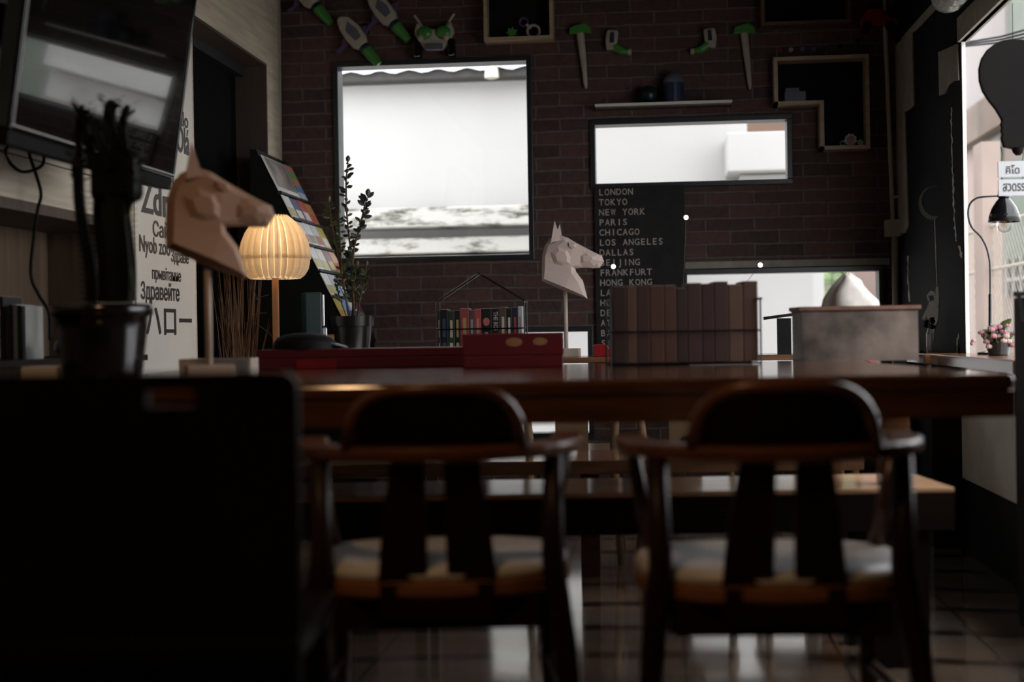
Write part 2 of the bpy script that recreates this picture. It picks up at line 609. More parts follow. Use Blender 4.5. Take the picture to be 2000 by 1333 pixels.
def text_mesh(body, offset=0.0, extrude=0.0):
    cu = bpy.data.curves.new('lettering', 'FONT')
    cu.body = body
    cu.size = 1
    cu.offset = offset
    cu.extrude = extrude
    cu.resolution_u = 3
    o = bpy.data.objects.new('lettering', cu)
    COL.objects.link(o)
    dg = bpy.context.evaluated_depsgraph_get()
    dg.update()
    me = bpy.data.meshes.new_from_object(o.evaluated_get(dg))
    bpy.data.objects.remove(o)
    return me


def fit_text(name, body, m, parent, o, u, v, w, h, offset=0.0, thick=0.0008, keep=False, bold=0.0):
    """letters scaled into the box o..o+u*w+v*h (u, v unit vectors), a thin raised mesh"""
    me = text_mesh(body, offset, 0.02)
    if bold:
        bm = bmesh.new()
        for k, (dx_, dy_) in enumerate(((-1, -.4), (-.5, .4), (0, 0), (.5, -.4), (1, .4))):
            n0 = len(bm.verts)
            bm.from_mesh(me)
            bm.verts.ensure_lookup_table()
            for vv in bm.verts[n0:]:
                vv.co.x += dx_ * bold
                vv.co.y += dy_ * bold
                vv.co.z += 0.002 * k
        bm.to_mesh(me)
        bm.free()
    u, v, o = Vector(u), Vector(v), Vector(o)
    nrm = u.cross(v)
    xs = [p.co.x for p in me.vertices]
    ys = [p.co.y for p in me.vertices]
    x0, x1, y0, y1 = min(xs), max(xs), min(ys), max(ys)
    sx = w / max(1e-6, x1 - x0)
    sy = h / max(1e-6, y1 - y0)
    if keep:
        sx = sy
    for p in me.vertices:
        c = p.co.copy()
        p.co = o + u * ((c.x - x0) * sx) + v * ((c.y - y0) * sy) + nrm * ((c.z / 0.04 + 0.5) * thick)
    me.materials.clear()
    me.materials.append(M[m])
    me.name = name
    ob = bpy.data.objects.new(name, me)
    COL.objects.link(ob)
    if parent is not None:
        ob.parent = parent
    return ob


def wallgrid(mb, xs, zs, holes, y0, y1, axis='Y'):
    """rectangular cells of a wall, leaving out holes [(x0,x1,z0,z1)]"""
    X = sorted(set(xs + [h[0] for h in holes] + [h[1] for h in holes]))
    Z = sorted(set(zs + [h[2] for h in holes] + [h[3] for h in holes]))
    for i in range(len(X) - 1):
        for j in range(len(Z) - 1):
            cx, cz = (X[i] + X[i + 1]) / 2, (Z[j] + Z[j + 1]) / 2
            if any(h[0] < cx < h[1] and h[2] < cz < h[3] for h in holes):
                continue
            if axis == 'Y':
                mb.box(X[i], X[i + 1], y0, y1, Z[j], Z[j + 1])
            else:
                mb.box(y0, y1, X[i], X[i + 1], Z[j], Z[j + 1])


rnd = random.Random(7)
PI = math.pi
XL, XR, YB = -1.88, 1.145, 7.0
ZC = 2.85
A6 = math.radians(6)
U6 = Vector((math.cos(A6), math.sin(A6), 0))
V6 = Vector((-math.sin(A6), math.cos(A6), 0))

# ================================================================== SETTING
struct(MB().box(-2.3, 1.5, -1.2, 7.2, -0.08, 0).build('floor', 'floor'))
struct(MB().box(-2.3, 1.5, -1.2, 7.2, ZC, ZC + 0.1).build('ceiling', 'dark_paint'))
# back wall with its window openings
W = {1: (-1.610, -0.612, 1.215, 2.222), 2: (-0.330, 0.650, 1.553, 1.893), 3: (0.108, 1.075, 0.55, 1.150), 4: (-0.885, -0.330, 0.330, 0.880)}
mb = MB()
wallgrid(mb, [-2.3, XR + 0.018], [0.0, ZC], list(W.values()), YB, YB + 0.2)
struct(mb.build('wall_back', 'brick'))
for k, (a, b, c, d) in W.items():
    t = 0.026
    fr = MB()
    fr.box(a, b, YB - 0.015, YB + 0.10, d - t, d)
    fr.box(a, b, YB - 0.015, YB + 0.10, c, c + t)
    fr.box(a, a + t, YB - 0.015, YB + 0.10, c + t, d - t)
    fr.box(b - t, b, YB - 0.015, YB + 0.10, c + t, d - t)
    w = struct(fr.build('window_%d' % k, 'frame_metal', bevel=0.003))
    MB().box(a + t, b - t, YB + 0.05, YB + 0.056, c + t, d - t).build('pane', 'glass', w)
# thin sill strip running above the low window
struct(MB().box(0.10, 1.10, YB - 0.012, YB, 1.152, 1.185).build('trim_1', 'plaster'))

# left wall: pale panelling above, recessed dark panelling below, a deep doorway near the corner
DY0, DY1, DZ = 5.643, 6.752, 2.178
mb = MB()
mb.box(XL - 0.12, XL, DY1, YB, 0, ZC)                    # beside the corner
mb.box(XL - 0.12, XL, DY0, DY1, DZ, ZC)                  # over the doorway
mb.box(XL - 0.12, XL, -1.2, DY0, 1.268, ZC)              # upper panelling
mb.box(XL - 0.12, XL, 4.93, DY0, 0, 1.268)
struct(mb.build('wall_left', 'wood_panel'))
struct(MB().box(XL - 0.36, XL - 0.30, -1.2, 4.93, 0, 1.268).box(XL - 0.30, XL - 0.12, 4.90, 4.93, 0, 1.268).build('trim_2', 'wood_panel_dark'))
struct(MB().box(XL - 0.31, XL, -1.2, 4.92, 1.235, 1.268).build('trim_3', 'jamb'))
struct(MB().box(XL, XL + 0.004, -1.2, 4.93, 1.395, 1.399).build('trim_4', 'jamb'))
struct(MB().box(XL - 0.20, XL - 0.155, DY0 - 0.05, DY1 + 0.05, 0, DZ + 0.1).build('door_1', 'door_void'))  # black sheet standing in for the dark space beyond
struct(MB().box(XL - 0.155, XL - 0.001, DY1 - 0.012, DY1, 0, DZ - 0.012).build('trim_5', 'jamb'))
struct(MB().box(XL - 0.155, XL - 0.001, DY0, DY1, DZ - 0.012, DZ).build('trim_6', 'jamb'))
struct(MB().box(XL - 0.154, XL - 0.11, DY0, DY1 - 0.013, DZ - 0.06, DZ - 0.013).build('trim_7', 'frame_metal'))

# right wall: black-painted pier, big opening to the street
OY, OZ0, OZ1 = 5.54, 0.735, 1.925
mb = MB()
TH = 0.018
mb.box(XR, XR + TH, OY, YB, 0, ZC)
mb.box(XR, XR + TH, 3.1, OY, OZ1, ZC)
mb.box(XR, XR + TH, -1.2, 3.1, 0, ZC)
struct(mb.build('wall_right', 'chalk_black'))
struct(MB().box(XR, XR + TH, 3.1, OY, 0.0, OZ0).box(XR - 0.006, XR, 3.1, 5.80, 0.27, OZ0 - 0.035).build('wall_right_low', 'pale_plaster'))
struct(MB().box(XR - 0.012, XR, 3.1, 5.80, 0.0, 0.27).build('baseboard_right', 'dark_paint'))
struct(MB().box(-2.3, 1.5, -1.3, -1.2, 0, ZC).build('wall_front', 'dark_paint'))


def patch(name, pix, X, m, dx=-0.006):
    pts = [atX(p[0], p[1], X) for p in pix]
    return struct(MB().poly3(pts, (dx, 0, 0)).build(name, m))


patch('trim_8', [(1751, 88), (1783, 60), (1787, 206), (1780, 213), (1769, 219), (1776, 440), (1769, 455), (1757, 458), (1752, 300)], XR, 'plaster')
patch('trim_9', [(1835, 102), (1872, 86), (1875, 157), (1865, 158), (1855, 166), (1848, 182), (1837, 187)], XR, 'plaster')
patch('trim_10', [(1761, 76), (1829, 0), (1846, -18), (1864, -20), (1790, 60)], XR, 'plaster')
# opening head and jamb, bare plaster
struct(MB().box(XR - 0.01, XR + TH + 0.01, 3.1, OY, OZ1, OZ1 + 0.09).build('trim_11', 'plaster'))
struct(MB().box(XR + 0.004, XR + TH, OY - 0.010, OY, OZ0, OZ1).build('trim_12', 'pale_plaster'))
struct(MB().box(XR - 0.13, XR + 0.20, 4.25, OY - 0.012, OZ0 - 0.03, OZ0 + 0.012).build('trim_13', 'counter_wood', bevel=0.004))

# ================================================================== OUTSIDE
tag(MB().box(-12, 14, 7.25, 40, -0.1, -0.02).box(1.4, 14, -6, 7.25, -0.1, -0.02).build('pavement', 'ext_ground'), 'pale concrete pavement outside the windows', 'pavement')['kind'] = 'structure'
BY = 10.0
b = thing('white_building', 'white rendered building with stained ledges seen through the back windows', 'building', (-2.0, BY, 0))
L = lambda x: x + 2.0
MB().box(L(-7), L(0.62), 0, 0.3, 1.70, 3.1).box(L(-7), L(1.13), 0, 0.3, -0.02, 1.70).build('wall', 'mould_wall', b)
MB().box(L(-7), L(0.2), -0.30, 0, 1.60, 1.735).box(L(-7), L(0.2), -0.22, 0, 1.42, 1.53).box(L(-7), L(0.2), -0.30, 0, 1.31, 1.395).build('ledge', 'stain', b, bevel=0.01)
mb = MB()
n = 90
vs = []
for i in range(n + 1):
    x = L(-3.4) + i * 4.1 / n
    z = 0.012 * math.sin(i * 1.4)
    vs += [(x, -0.22, 2.69 + z), (x, 0.1, 2.88 + z), (x, -0.22, 2.765 + z)]
fs = []
for i in range(n):
    a = 3 * i
    fs += [(a, a + 3, a + 5, a + 2), (a + 2, a + 5, a + 4, a + 1)]
mb.add(vs, fs)
mb.build('corrugated_eave', 'ext_roof', b)
MB().box(L(-3.4), L(0.6), -0.19, 0, 2.64, 2.70).build('eave_shade', 'ext_dark', b)  # dark strip stands in for the shade under the eave
MB().lathe([(0.02, 0), (0.05, 0.01), (0.045, 0.07), (0.02, 0.09)], 12, (L(-1.13), -0.25, 2.61), close=True).build('eave_lamp', 'pvc', b)

b = tag(MB().box(0.46, 1.7, 9.55, 9.99, 1.905, 2.165).box(0.55, 1.7, 9.7, 9.99, 1.70, 1.90).build('concrete_canopy', 'mould_wall', bevel=0.01), 'white concrete canopy box at right edge of the middle window view', 'canopy')
b = tag(MB().box(0.45, 2.6, 13, 13.3, -0.02, 5).build('brown_house', 'ext_brown'), 'plain brown house wall behind the white canopy', 'building')
b = tag(MB().box(1.22, 2.2, 11.0, 11.2, -0.02, 1.75).build('pink_wall', 'ext_pink'), 'pale pink garden wall seen through the low right window', 'wall')
tag(MB().box(1.50, 1.80, 10.6, 10.8, 1.00, 1.05).box(1.52, 1.80, 10.65, 10.88, 0.6, 1.00).box(1.54, 1.78, 10.67, 10.86, -0.02, 0.6).build('red_stall', 'red_bright'), 'red boxed stall before the pink wall behind the tissue tin', 'stall')
mb = MB()
for i in range(90):
    c = Vector((1.28 + rnd.uniform(-.08, .08), 10.75 + rnd.uniform(-.08, .08), rnd.uniform(0, 1.35)))
    mb.sph(c, (0.06, 0.06, 0.05), 6, 4)
mb.build_ = None
tag(mb.build('green_bush', 'foliage'), 'narrow green bush between white building and pink wall', 'bush')

# street side building
s = thing('street_building', 'pale pink street building with beige balcony beyond the right opening', 'building', (3.0, 12, 0))
MB().box(0.0, 0.3, -1.6, 8, -0.02, 2.58).build('lower_wall', 'ext_pink', s)
MB().box(-0.12, 0.3, -0.3, 2.6, 2.56, 2.88).build('balcony_front', 'ext_beige', s)
MB().box(0.05, 0.3, -1.6, 0.75, 2.88, 4.4).build('upper_wall', 'ext_green', s)
MB().box(0.02, 0.3, 0.75, 8, 2.88, 4.4).build('end_wall', 'ext_pale', s)
MB().box(-0.03, 0.0, 1.15, 1.75, 1.98, 2.52).build('shutter', 'ext_brown', s)
MB().box(-0.03, 0.0, -0.7, 0.7, 1.42, 2.25).build('green_panel', 'ext_green', s)
MB().box(-0.03, 0.0, 0.78, 1.1, 1.98, 2.52).build('side_panel', 'ext_green', s)
MB().box(-0.02, 0.0, -0.9, 0.68, 1.12, 1.41).build('dark_window', 'ext_dark', s)
mb = MB()
for i in range(8):
    mb.box(-0.04, -0.02, -0.9 + i * 0.25, -0.865 + i * 0.25, 1.10, 1.42)
mb.box(-0.04, -0.02, -0.9, 0.68, 1.23, 1.26)
mb.build('window_bars', 'mould_wall', s)

# chain link fence between
fy0, fy1, fx = 5.6, 12.2, 2.15
f = thing('chain_link_fence', 'chain link fence with concrete post outside the right opening', 'fence', (fx, 9.0, 0))
mb = MB()
st = 0.07
nn = int((fy1 - fy0) / st)
for i in range(-22, nn):
    y = fy0 + i * st - 9.0
    for sgn in (0, 1):
        z0, z1 = 0.0, 1.5
        ya, yb = (y, y + 1.5) if sgn == 0 else (y + 1.5, y)
        lo, hi = fy0 - 9.0, fy1 - 9.0
        t0, t1 = 0.0, 1.0
        dy = yb - ya
        for bound in (lo, hi):
            pass
        ta, tb = (lo - ya) / dy, (hi - ya) / dy
        if ta > tb:
            ta, tb = tb, ta
        t0, t1 = max(0, ta), min(1, tb)
        if t1 - t0 < 0.02:
            continue
        mb.tube([(0.004 * sgn, ya + dy * t0, z0 + 1.5 * t0), (0.004 * sgn, ya + dy * t1, z0 + 1.5 * t1)], 0.0013, 3, False)
o = mb.build('wire_mesh', 'plaster', f)
MB().box(-0.06, 0.06, 0.5, 0.75, -0.02, 2.05).build('post', 'ext_pink', f)
for z in (0.75, 1.22, 1.5):
    MB().tube([(0, fy0 - 9, z), (0, fy1 - 9, z)], 0.012, 6).build('rail', 'plaster', f)
for i in range(3):
    p0 = at(1868, 86 + i * 3, 8.5)
    p1 = at(2060, 42 + i * 9, 7.2)
    mid = (p0 + p1) / 2 + Vector((0, 0, -0.015))
    tag(MB().tube([p0 + (p0 - p1) * 2, p0, mid, p1, p1 + (p1 - p0) * 3], 0.006, 6).build('power_cable', 'black_matt'),
        ['uppermost', 'middle', 'lowest'][i] + ' of three black power cables crossing the right opening', 'cable', 'power cables outside')

# ================================================================== PIPES, DUCT
def conduit(name, pa, pb, r, label):
    t = thing(name, label, 'pipe', pa)
    MB().tube([(0, 0, 0), Vector(pb) - Vector(pa)], r, 12).build('pipe', 'pvc', t, smooth=True)
    return t


p0, p1 = at(548, 700, 6.97), at(543, -60, 6.97)
c = conduit('corner_pipe', (p0.x, p0.y, 0.0), (p1.x, p1.y, 2.84), 0.012, 'cream conduit running up the left back corner')
for z in (0.9, 1.6, 2.16):
    MB().box(-0.02, 0.02, -0.02, 0.03, z, z + 0.018).build('clip', 'pvc', c)
p0, p1 = at(1751, 700, 6.95), at(1729, 66, 6.95)
c = thing('wall_conduit', 'cream conduit with junction box right of the brick wall', 'pipe', (p0.x, p0.y, 0))
dx = p1.x - p0.x
q = at(1748, 450, 6.95)
MB().tube([(0.005, 0, 0), (0, 0, p0.z), (q.x - p0.x, 0, q.z)], 0.017, 12).build('lower_pipe', 'pvc', c, smooth=True)
MB().tube([(q.x - p0.x - 0.008, 0, q.z), (dx, 0, p1.z), (dx, 0, p1.z + 0.3)], 0.010, 12).build('upper_pipe', 'pvc', c, smooth=True)
MB().box(q.x - p0.x - 0.045, q.x - p0.x + 0.03, -0.03, 0.04, q.z - 0.03, q.z + 0.05).build('junction_box', 'pvc', c, bevel=0.004)
MB().box(q.x - p0.x - 0.012, q.x - p0.x + 0.018, -0.015, 0.04, q.z + 0.155, q.z + 0.165).build('clip', 'pvc', c)
# crinkled foil duct under the ceiling beam, with a black cable
c = at(1850, 8, 5.2)
mb = MB()
pts = []
rs = []
for i in range(39):
    y = 3.4 + i * 0.05
    pts.append((1.05, y, 2.04))
    rs.append(0.055 + 0.005 * (i % 2) + rnd.uniform(-.003, .003))
mb.tube(pts, rs, 18)
tag(mb.build('foil_duct', 'foil'), 'crinkled silver foil duct along the top of the right wall', 'duct')
tag(MB().tube([(1.128, 3.35, 2.05), (1.128, 4.2, 2.04), (1.128, 5.3, 2.045), (1.128, 5.6, 2.06)], 0.011, 8).build('black_hose', 'black_gloss', smooth=True), 'shiny black hose running beside the foil duct', 'hose')

# ================================================================== MURAL on the black pier (paint, flat on the wall)
mu = thing('astronaut_mural', 'painted astronaut hanging by a rope from a crescent moon on black wall', 'mural', (XR, 6.1, 0.75))


def mpix(pix, name, m, dx=-0.002, parent=mu):
    base = Vector((XR, 6.1, 0.75))
    pts = [atX(p[0], p[1], XR) - base for p in pix]
    return MB().poly3(pts, (dx, 0, 0)).build(name, m, parent)


mpix([(1818, 568), (1826, 570), (1829, 583), (1822, 590), (1813, 588), (1810, 578)], 'helmet', 'mural')
mpix([(1816, 588), (1829, 584), (1834, 600), (1833, 625), (1827, 640), (1824, 668), (1815, 668), (1814, 640), (1811, 620), (1812, 600)], 'suit', 'mural')
mpix([(1826, 588), (1829, 560), (1834, 562), (1835, 590), (1832, 604)], 'raised_arm', 'mural')
mpix([(1812, 600), (1806, 612), (1801, 622), (1806, 626), (1812, 615)], 'lowered_arm', 'mural')
mpix([(1815, 578), (1824, 577), (1825, 586), (1818, 588)], 'visor', 'chalk_black', -0.0035)
mpix([(1825, 425), (1827, 425), (1832, 562), (1830, 562)], 'rope', 'mural')
ang = [math.radians(a) for a in range(80, 300, 20)]
out = [(1822 + 27 * math.cos(a), 397 - 33 * math.sin(a)) for a in ang]
inn = [(1829 + 28 * math.cos(a), 393 - 30 * math.sin(a)) for a in reversed(ang)]
mpix(out + inn, 'moon', 'mural_dim')
# chipped paint streaks
ch = thing('paint_chips', 'jagged streak of chipped white paint down the black pier', 'paint chip', (XR, 5.7, 1.5))
base = Vector((XR, 5.7, 1.5))


def streak(px0, py0, px1, py1, n, wmax, parent, nm='chip'):
    r = random.Random(int(px0 + py0))
    Lp, Rp = [], []
    for i in range(n + 1):
        t = i / n
        x = px0 + (px1 - px0) * t + r.uniform(-1.2, 1.2)
        y = py0 + (py1 - py0) * t
        w = r.uniform(0.3, wmax)
        Lp.append((x - w, y))
        Rp.append((x + w, y))
    pts = [atX(p[0], p[1], XR) - base for p in Lp + Rp[::-1]]
    return MB().poly3(pts, (-0.002, 0, 0)).build(nm, 'chip', parent)


streak(1858, 210, 1861, 330, 18, 1.3, ch)
streak(1861, 330, 1865, 430, 16, 2.0, ch)
streak(1865, 430, 1868, 472, 8, 2.2, ch)
streak(1874, 480, 1879, 504, 5, 2.2, ch)
ch2 = thing('paint_chips', 'short streak of chipped paint beside the cream conduit', 'paint chip', (XR, 5.7, 1.5))
streak(1773, 500, 1776, 590, 12, 1.6, ch2)

# ================================================================== TELEVISION
a = math.radians(0.63)
tilt = math.radians(8.5)
bl = at(22, 242, 3.22)
tv = thing('television', 'large black television tilted down on the left wall', 'television', bl, 0)
tv.matrix_world = Matrix.Translation(bl) @ (Matrix.Rotation(-a, 4, 'Z') @ Matrix.Rotation(tilt, 4, 'Y'))
tvw, tvh = 1.075, 0.66
MB().box(-0.045, 0, -0.012, tvw + 0.012, -0.012, tvh + 0.012).build('housing', 'black_gloss', tv, bevel=0.004)
MB().box(0.0, 0.002, 0.0, tvw, 0.004, tvh).build('screen', 'black_screen', tv)
MB().box(0.0, 0.006, -0.012, tvw + 0.012, -0.012, 0.0).box(0.0, 0.006, -0.012, 0, 0, tvh).box(0, 0.006, tvw, tvw + 0.012, 0, tvh).box(0, 0.006, -0.012, tvw + 0.012, tvh, tvh + .012).build('bezel', 'black_gloss', tv, bevel=0.002)
MB().box(0.0061, 0.0075, -0.012, tvw + 0.012, -0.004, -0.001).box(0.0061, 0.0075, -0.004, -0.001, 0, tvh).build('bezel_highlight', 'bezel_glint', tv)  # pale strips stand in for the highlight along the bezel edges
MB().box(-0.05, 0.0, -0.01, tvw + 0.01, -0.050, -0.013).build('speaker_bar', 'black_matt', tv, bevel=0.004)
MB().box(-0.36, -0.045, 0.46, 0.60, 0.26, 0.36).build('wall_arm', 'black_metal', tv)
o = MB().tube(cr_path([at(30, 268, 3.9), at(10, 300, 3.95), at(40, 335, 4.0), at(80, 325, 4.05), at(84, 300, 4.05), at(65, 282, 4.02), at(56, 295, 4.02), at(70, 340, 4.05),
               at(80, 380, 4.05), at(72, 420, 4.05), at(60, 530, 4.05), at(75, 575, 4.05), at(95, 610, 4.05), at(98, 665, 4.05)]), 0.005, 8).build('television_cable', 'black_matt', smooth=True)
tag(o, 'black looped cable hanging down the wall below the television', 'cable')

# ================================================================== GREETINGS POSTER
pY0, pY1 = 4.955, 5.61
po = thing('greetings_poster', 'tall cream poster printed with hello in many languages', 'poster', (XL, pY0, 0.55))
MB().box(0.001, 0.006, 0, pY1 - pY0, 0, 1.50).build('sheet', 'poster', po)


def ptext(body, px0, py0, px1, py1, m='ink', off=0.03):
    A = atX(px0, py1, XL + 0.006)
    B = atX(px1, py0, XL + 0.006)
    A2 = atX(px0, py0, XL + 0.006)
    h = (A2.z - A.z)
    fit_text('lettering', body, m, po, (0.006, A.y - pY0, A.z - 0.55), (0, 1, 0), (0, 0, 1), B.y - A.y, h, 0.0, bold=off * 1.3)


ptext('Zdravo', 275, 350, 373, 415)
ptext('Ol\u00e1', 345, 242, 369, 296)
ptext('Halo', 339, 210, 367, 240)
ptext('\u043f\u0440\u0438\u0432\u0456\u0442', 312, 334, 371, 360)
ptext('\u0421\u0430\u0439\u043d \u0431\u0430\u0439', 298, 429, 371, 462)
ptext('Nyob zoo', 272, 458, 332, 502)
ptext('\u0417\u0434\u0440\u0430\u0432\u0435', 334, 486, 368, 518)
ptext('\u043f\u0440\u044b\u0432\u0456\u0442\u0430\u043d\u043d\u0435', 297, 520, 353, 552)
ptext('\u0417\u0434\u0440\u0430\u0432\u0435\u0439\u0442\u0435', 275, 548, 350, 594)
ptext('\u30cf\u30ed\u30fc', 285, 600, 374, 655, off=0.02)

# ================================================================== CITIES BOARD
A, B = at(1160, 364, 6.985), at(1336, 364, 6.985)
bz0, bz1 = 0.70, at(1250, 364, 6.985).z
cb = thing('cities_board', 'charcoal board listing city names on the brick wall', 'board', (A.x, 6.985, bz0))
MB().box(0, B.x - A.x, -0.008, 0.014, 0, bz1 - bz0).build('panel', 'board', cb, bevel=0.002)
cities = ['LONDON', 'TOKYO', 'NEW YORK', 'PARIS', 'CHICAGO', 'LOS ANGELES', 'DALLAS', 'BEIJING', 'FRANKFURT', 'HONG KONG', 'LAS VEGAS', 'HONOLULU', 'DENVER', 'ATLANTA', 'BANGKOK', 'SINGAPORE']
mono = bpy.data.fonts.get('Bfont')
step = 0.0286
for i, cname in enumerate(cities):
    base_px = at(1168 + i * 0.7, 382 + i * 19.65, 6.977)
    z = base_px.z - bz0
    x = 0.021
    # letters set on an even pitch
    vs, fs = [], []
    for j, chr_ in enumerate(cname):
        if chr_ == ' ':
            continue
        me = text_mesh(chr_, 0.012, 0.02)
        xs = [p.co.x for p in me.vertices]
        wch = max(xs) - min(xs)
        sc = 0.044
        kx = sc if wch * sc < 0.024 else 0.024 / wch
        cx = x + j * step + step * 0.5
        o_ = len(vs)
        for p in me.vertices:
            vs.append((cx + (p.co.x - (max(xs) + min(xs)) / 2) * kx, -0.009 - p.co.z * 0.02, z + p.co.y * sc))
        for f_ in me.polygons:
            fs.append(tuple(q_ + o_ for q_ in f_.vertices))
        bpy.data.meshes.remove(me)
    if z > 0.005:
        MB().add(vs, fs).build('lettering', 'chalk_ink', cb)

# ================================================================== WALL TOYS AND SHADOW BOXES (upper brick wall)
def rect_ring(mb, a, b, c, d, t, y0, y1):
    mb.box(a, b, y0, y1, d - t, d)
    mb.box(a, b, y0, y1, c, c + t)
    mb.box(a, a + t, y0, y1, c + t, d - t)
    mb.box(b - t, b, y0, y1, c + t, d - t)


YF = 6.90
for (px0, py0, px1, py1, lab) in ((945, -70, 1078, 80, 'pale wooden shadow box above the right end of the big window'), (1487, -90, 1660, 50, 'dark wooden shadow box at top of the wall, above the angled one')):
    A, B = at(px0, py1, YF), at(px1, py0, YF)
    t = thing('shadow_box', lab, 'shadow box', (A.x, YB, A.z), 0, 'shadow boxes on the brick wall')
    mb = MB()
    rect_ring(mb, 0, B.x - A.x, 0, B.z - A.z, 0.017, YF - YB, 0)
    mb.build('frame', 'frame_wood' if px0 < 1000 else 'wood_panel_dark', t, bevel=0.001)
    MB().box(0.017, B.x - A.x - 0.017, -0.008, 0, 0.017, B.z - A.z - 0.017).build('back_panel', 'black_matt', t)
# angled (L-shaped) box
pts = [(1511, 110), (1697, 107), (1699, 290), (1603, 293), (1601, 203), (1511, 206)]
P = [at(x, y, YF) for x, y in pts]
zt = (P[0].z + P[1].z) / 2
x0, x1, x2 = P[0].x, P[3].x, P[1].x
zm, zb = P[5].z, P[2].z
t = thing('shadow_box', 'pale wooden L-shaped shadow box right of the toy shelf', 'shadow box', (x0, YB, zb), 0, 'shadow boxes on the brick wall')
x1 -= x0
x2 -= x0
zt -= zb
zm -= zb
k = 0.018
d = YF - YB
mb = MB()
mb.box(0, x2, d, 0, zt - k, zt)
mb.box(0, k, d, 0, zm, zt - k)
mb.box(0, x1 + k, d, 0, zm, zm + k)
mb.box(x1, x1 + k, d, 0, 0, zm)
mb.box(x1, x2, d, 0, 0, k)
mb.box(x2 - k, x2, d, 0, k, zt - k)
mb.build('frame', 'frame_wood', t)
MB().box(k, x2 - k, -0.008, 0, zm + k, zt - k).box(x1 + k, x2 - k, -0.008, 0, k, zm + k).build('back_panel', 'dark_paint', t)
BX = (x0, zb, x1, x2, zm, zt, k)


def gear(name, c, r, m1, m2, label, group=None):
    t = thing(name, label, 'toy', c, 0, group)
    pr = []
    n = 18
    for i in range(n * 2):
        a_ = 2 * PI * i / (n * 2)
        rr = r * (1.0 if (i // 2) % 2 else 0.86)
        pr.append((rr * math.cos(a_), rr * math.sin(a_)))
    MB().prism(pr, (0, 0, r), (1, 0, 0), (0, 0, 1), (0, -0.02, 0)).build('wheel', m1, t)
    pr = [(0.6 * r * math.cos(2 * PI * i / 20), 0.6 * r * math.sin(2 * PI * i / 20)) for i in range(20)]
    MB().prism(pr, (0, -0.0201, r), (1, 0, 0), (0, 0, 1), (0, -0.004, 0)).build('hub', m2, t)
    return t


zf = zb + k
c = at(1661, 280, 6.94)
gear('toy_cog', (c.x, 6.95, zf), 0.030, 'toy_white', 'red_bright', 'white toy cog with red centre inside the L-shaped box')
c = at(1680, 280, 6.94)
gear('toy_ring', (c.x, 6.95, zf), 0.015, 'toy_white', 'toy_green', 'small white and green ring right of the toy cog')
c = at(1645, 280, 6.94)
gear('toy_ring', (c.x, 6.95, zf), 0.014, 'toy_white', 'black_matt', 'small white ring left of the red-centred toy cog')
c = at(1552, 190, 6.95)
tag(MB().box(-0.05, 0.05, -0.03, 0.03, 0, 0.05).box(-0.045, 0.02, -0.028, 0.028, 0.05, 0.068).build('grey_carton', 'toy_grey', loc=(c.x, 6.95, zb + zm + k), bevel=0.003), 'dim grey carton on the left floor of the L-shaped box', 'carton')
# pins on the wall above the L-shaped box
for i, (px, py, m_, nm) in enumerate(((1524, 98, 'red_bright', 'red'), (1545, 97, 'toy_white', 'cream'), (1567, 96, 'toy_grey', 'dull grey'), (1590, 96, 'toy_purple', 'purple-grey'), (1612, 95, 'toy_navy', 'navy'), (1640, 90, 'dark_paint', 'black'), (1676, 80, 'black_matt', 'small black'))):
    c = at(px, py, 6.99)
    pr = [(0.011 * math.cos(2 * PI * q_ / 12), 0.011 * math.sin(2 * PI * q_ / 12)) for q_ in range(12)]
    tag(MB().prism(pr, (0, 0, 0), (1, 0, 0), (0, 0, 1), (0, -0.012, 0)).build('wall_pin', m_, loc=(c.x, 7.0, c.z)), '%s round pin in the row above the L-shaped box' % nm, 'pin', 'pins above the L-shaped box')
# contents of the first box
c = at(1030, 66, 6.95)
c.z = at(1010, 80, YF).z + 0.017
t = thing('toy_pulley', 'white toy pulley with two ring wheels inside the pale box over the big window', 'toy', (c.x + 0.01, 6.95, c.z))


def ringmesh(mb, c, r, tube, n=20):
    pts = [(c[0] + r * math.cos(2 * PI * i / n), c[1], c[2] + r * math.sin(2 * PI * i / n)) for i in range(n + 1)]
    mb.tube(pts, tube, 6, False)


mb = MB()
ringmesh(mb, (0.02, 0, 0.038), 0.030, 0.007)
mb.build('large_ring', 'toy_white', t, smooth=True)
mb = MB()
ringmesh(mb, (-0.028, 0, 0.085), 0.020, 0.006)
mb.build('small_ring', 'toy_purple', t, smooth=True)
MB().obox((-0.003, 0, 0.062), (0.03, 0.012, 0.012), (0, 0.8, 0)).build('link', 'toy_white', t)
pr = []
for i in range(14):
    a_ = 2 * PI * i / 14
    rr = 0.030 if i % 2 else 0.017
    pr.append((rr * math.cos(a_), 0.032 + rr * math.sin(a_)))
c2 = at(1000, 66, 6.95)
tag(MB().prism(pr, (0, 0, 0), (1, 0, 0), (0, 0, 1), (0, -0.02, 0)).build('toy_burr', 'toy_green', loc=(c2.x, 6.95, c.z + 0.0)), 'small green spiky toy inside the pale box over the big window', 'toy')

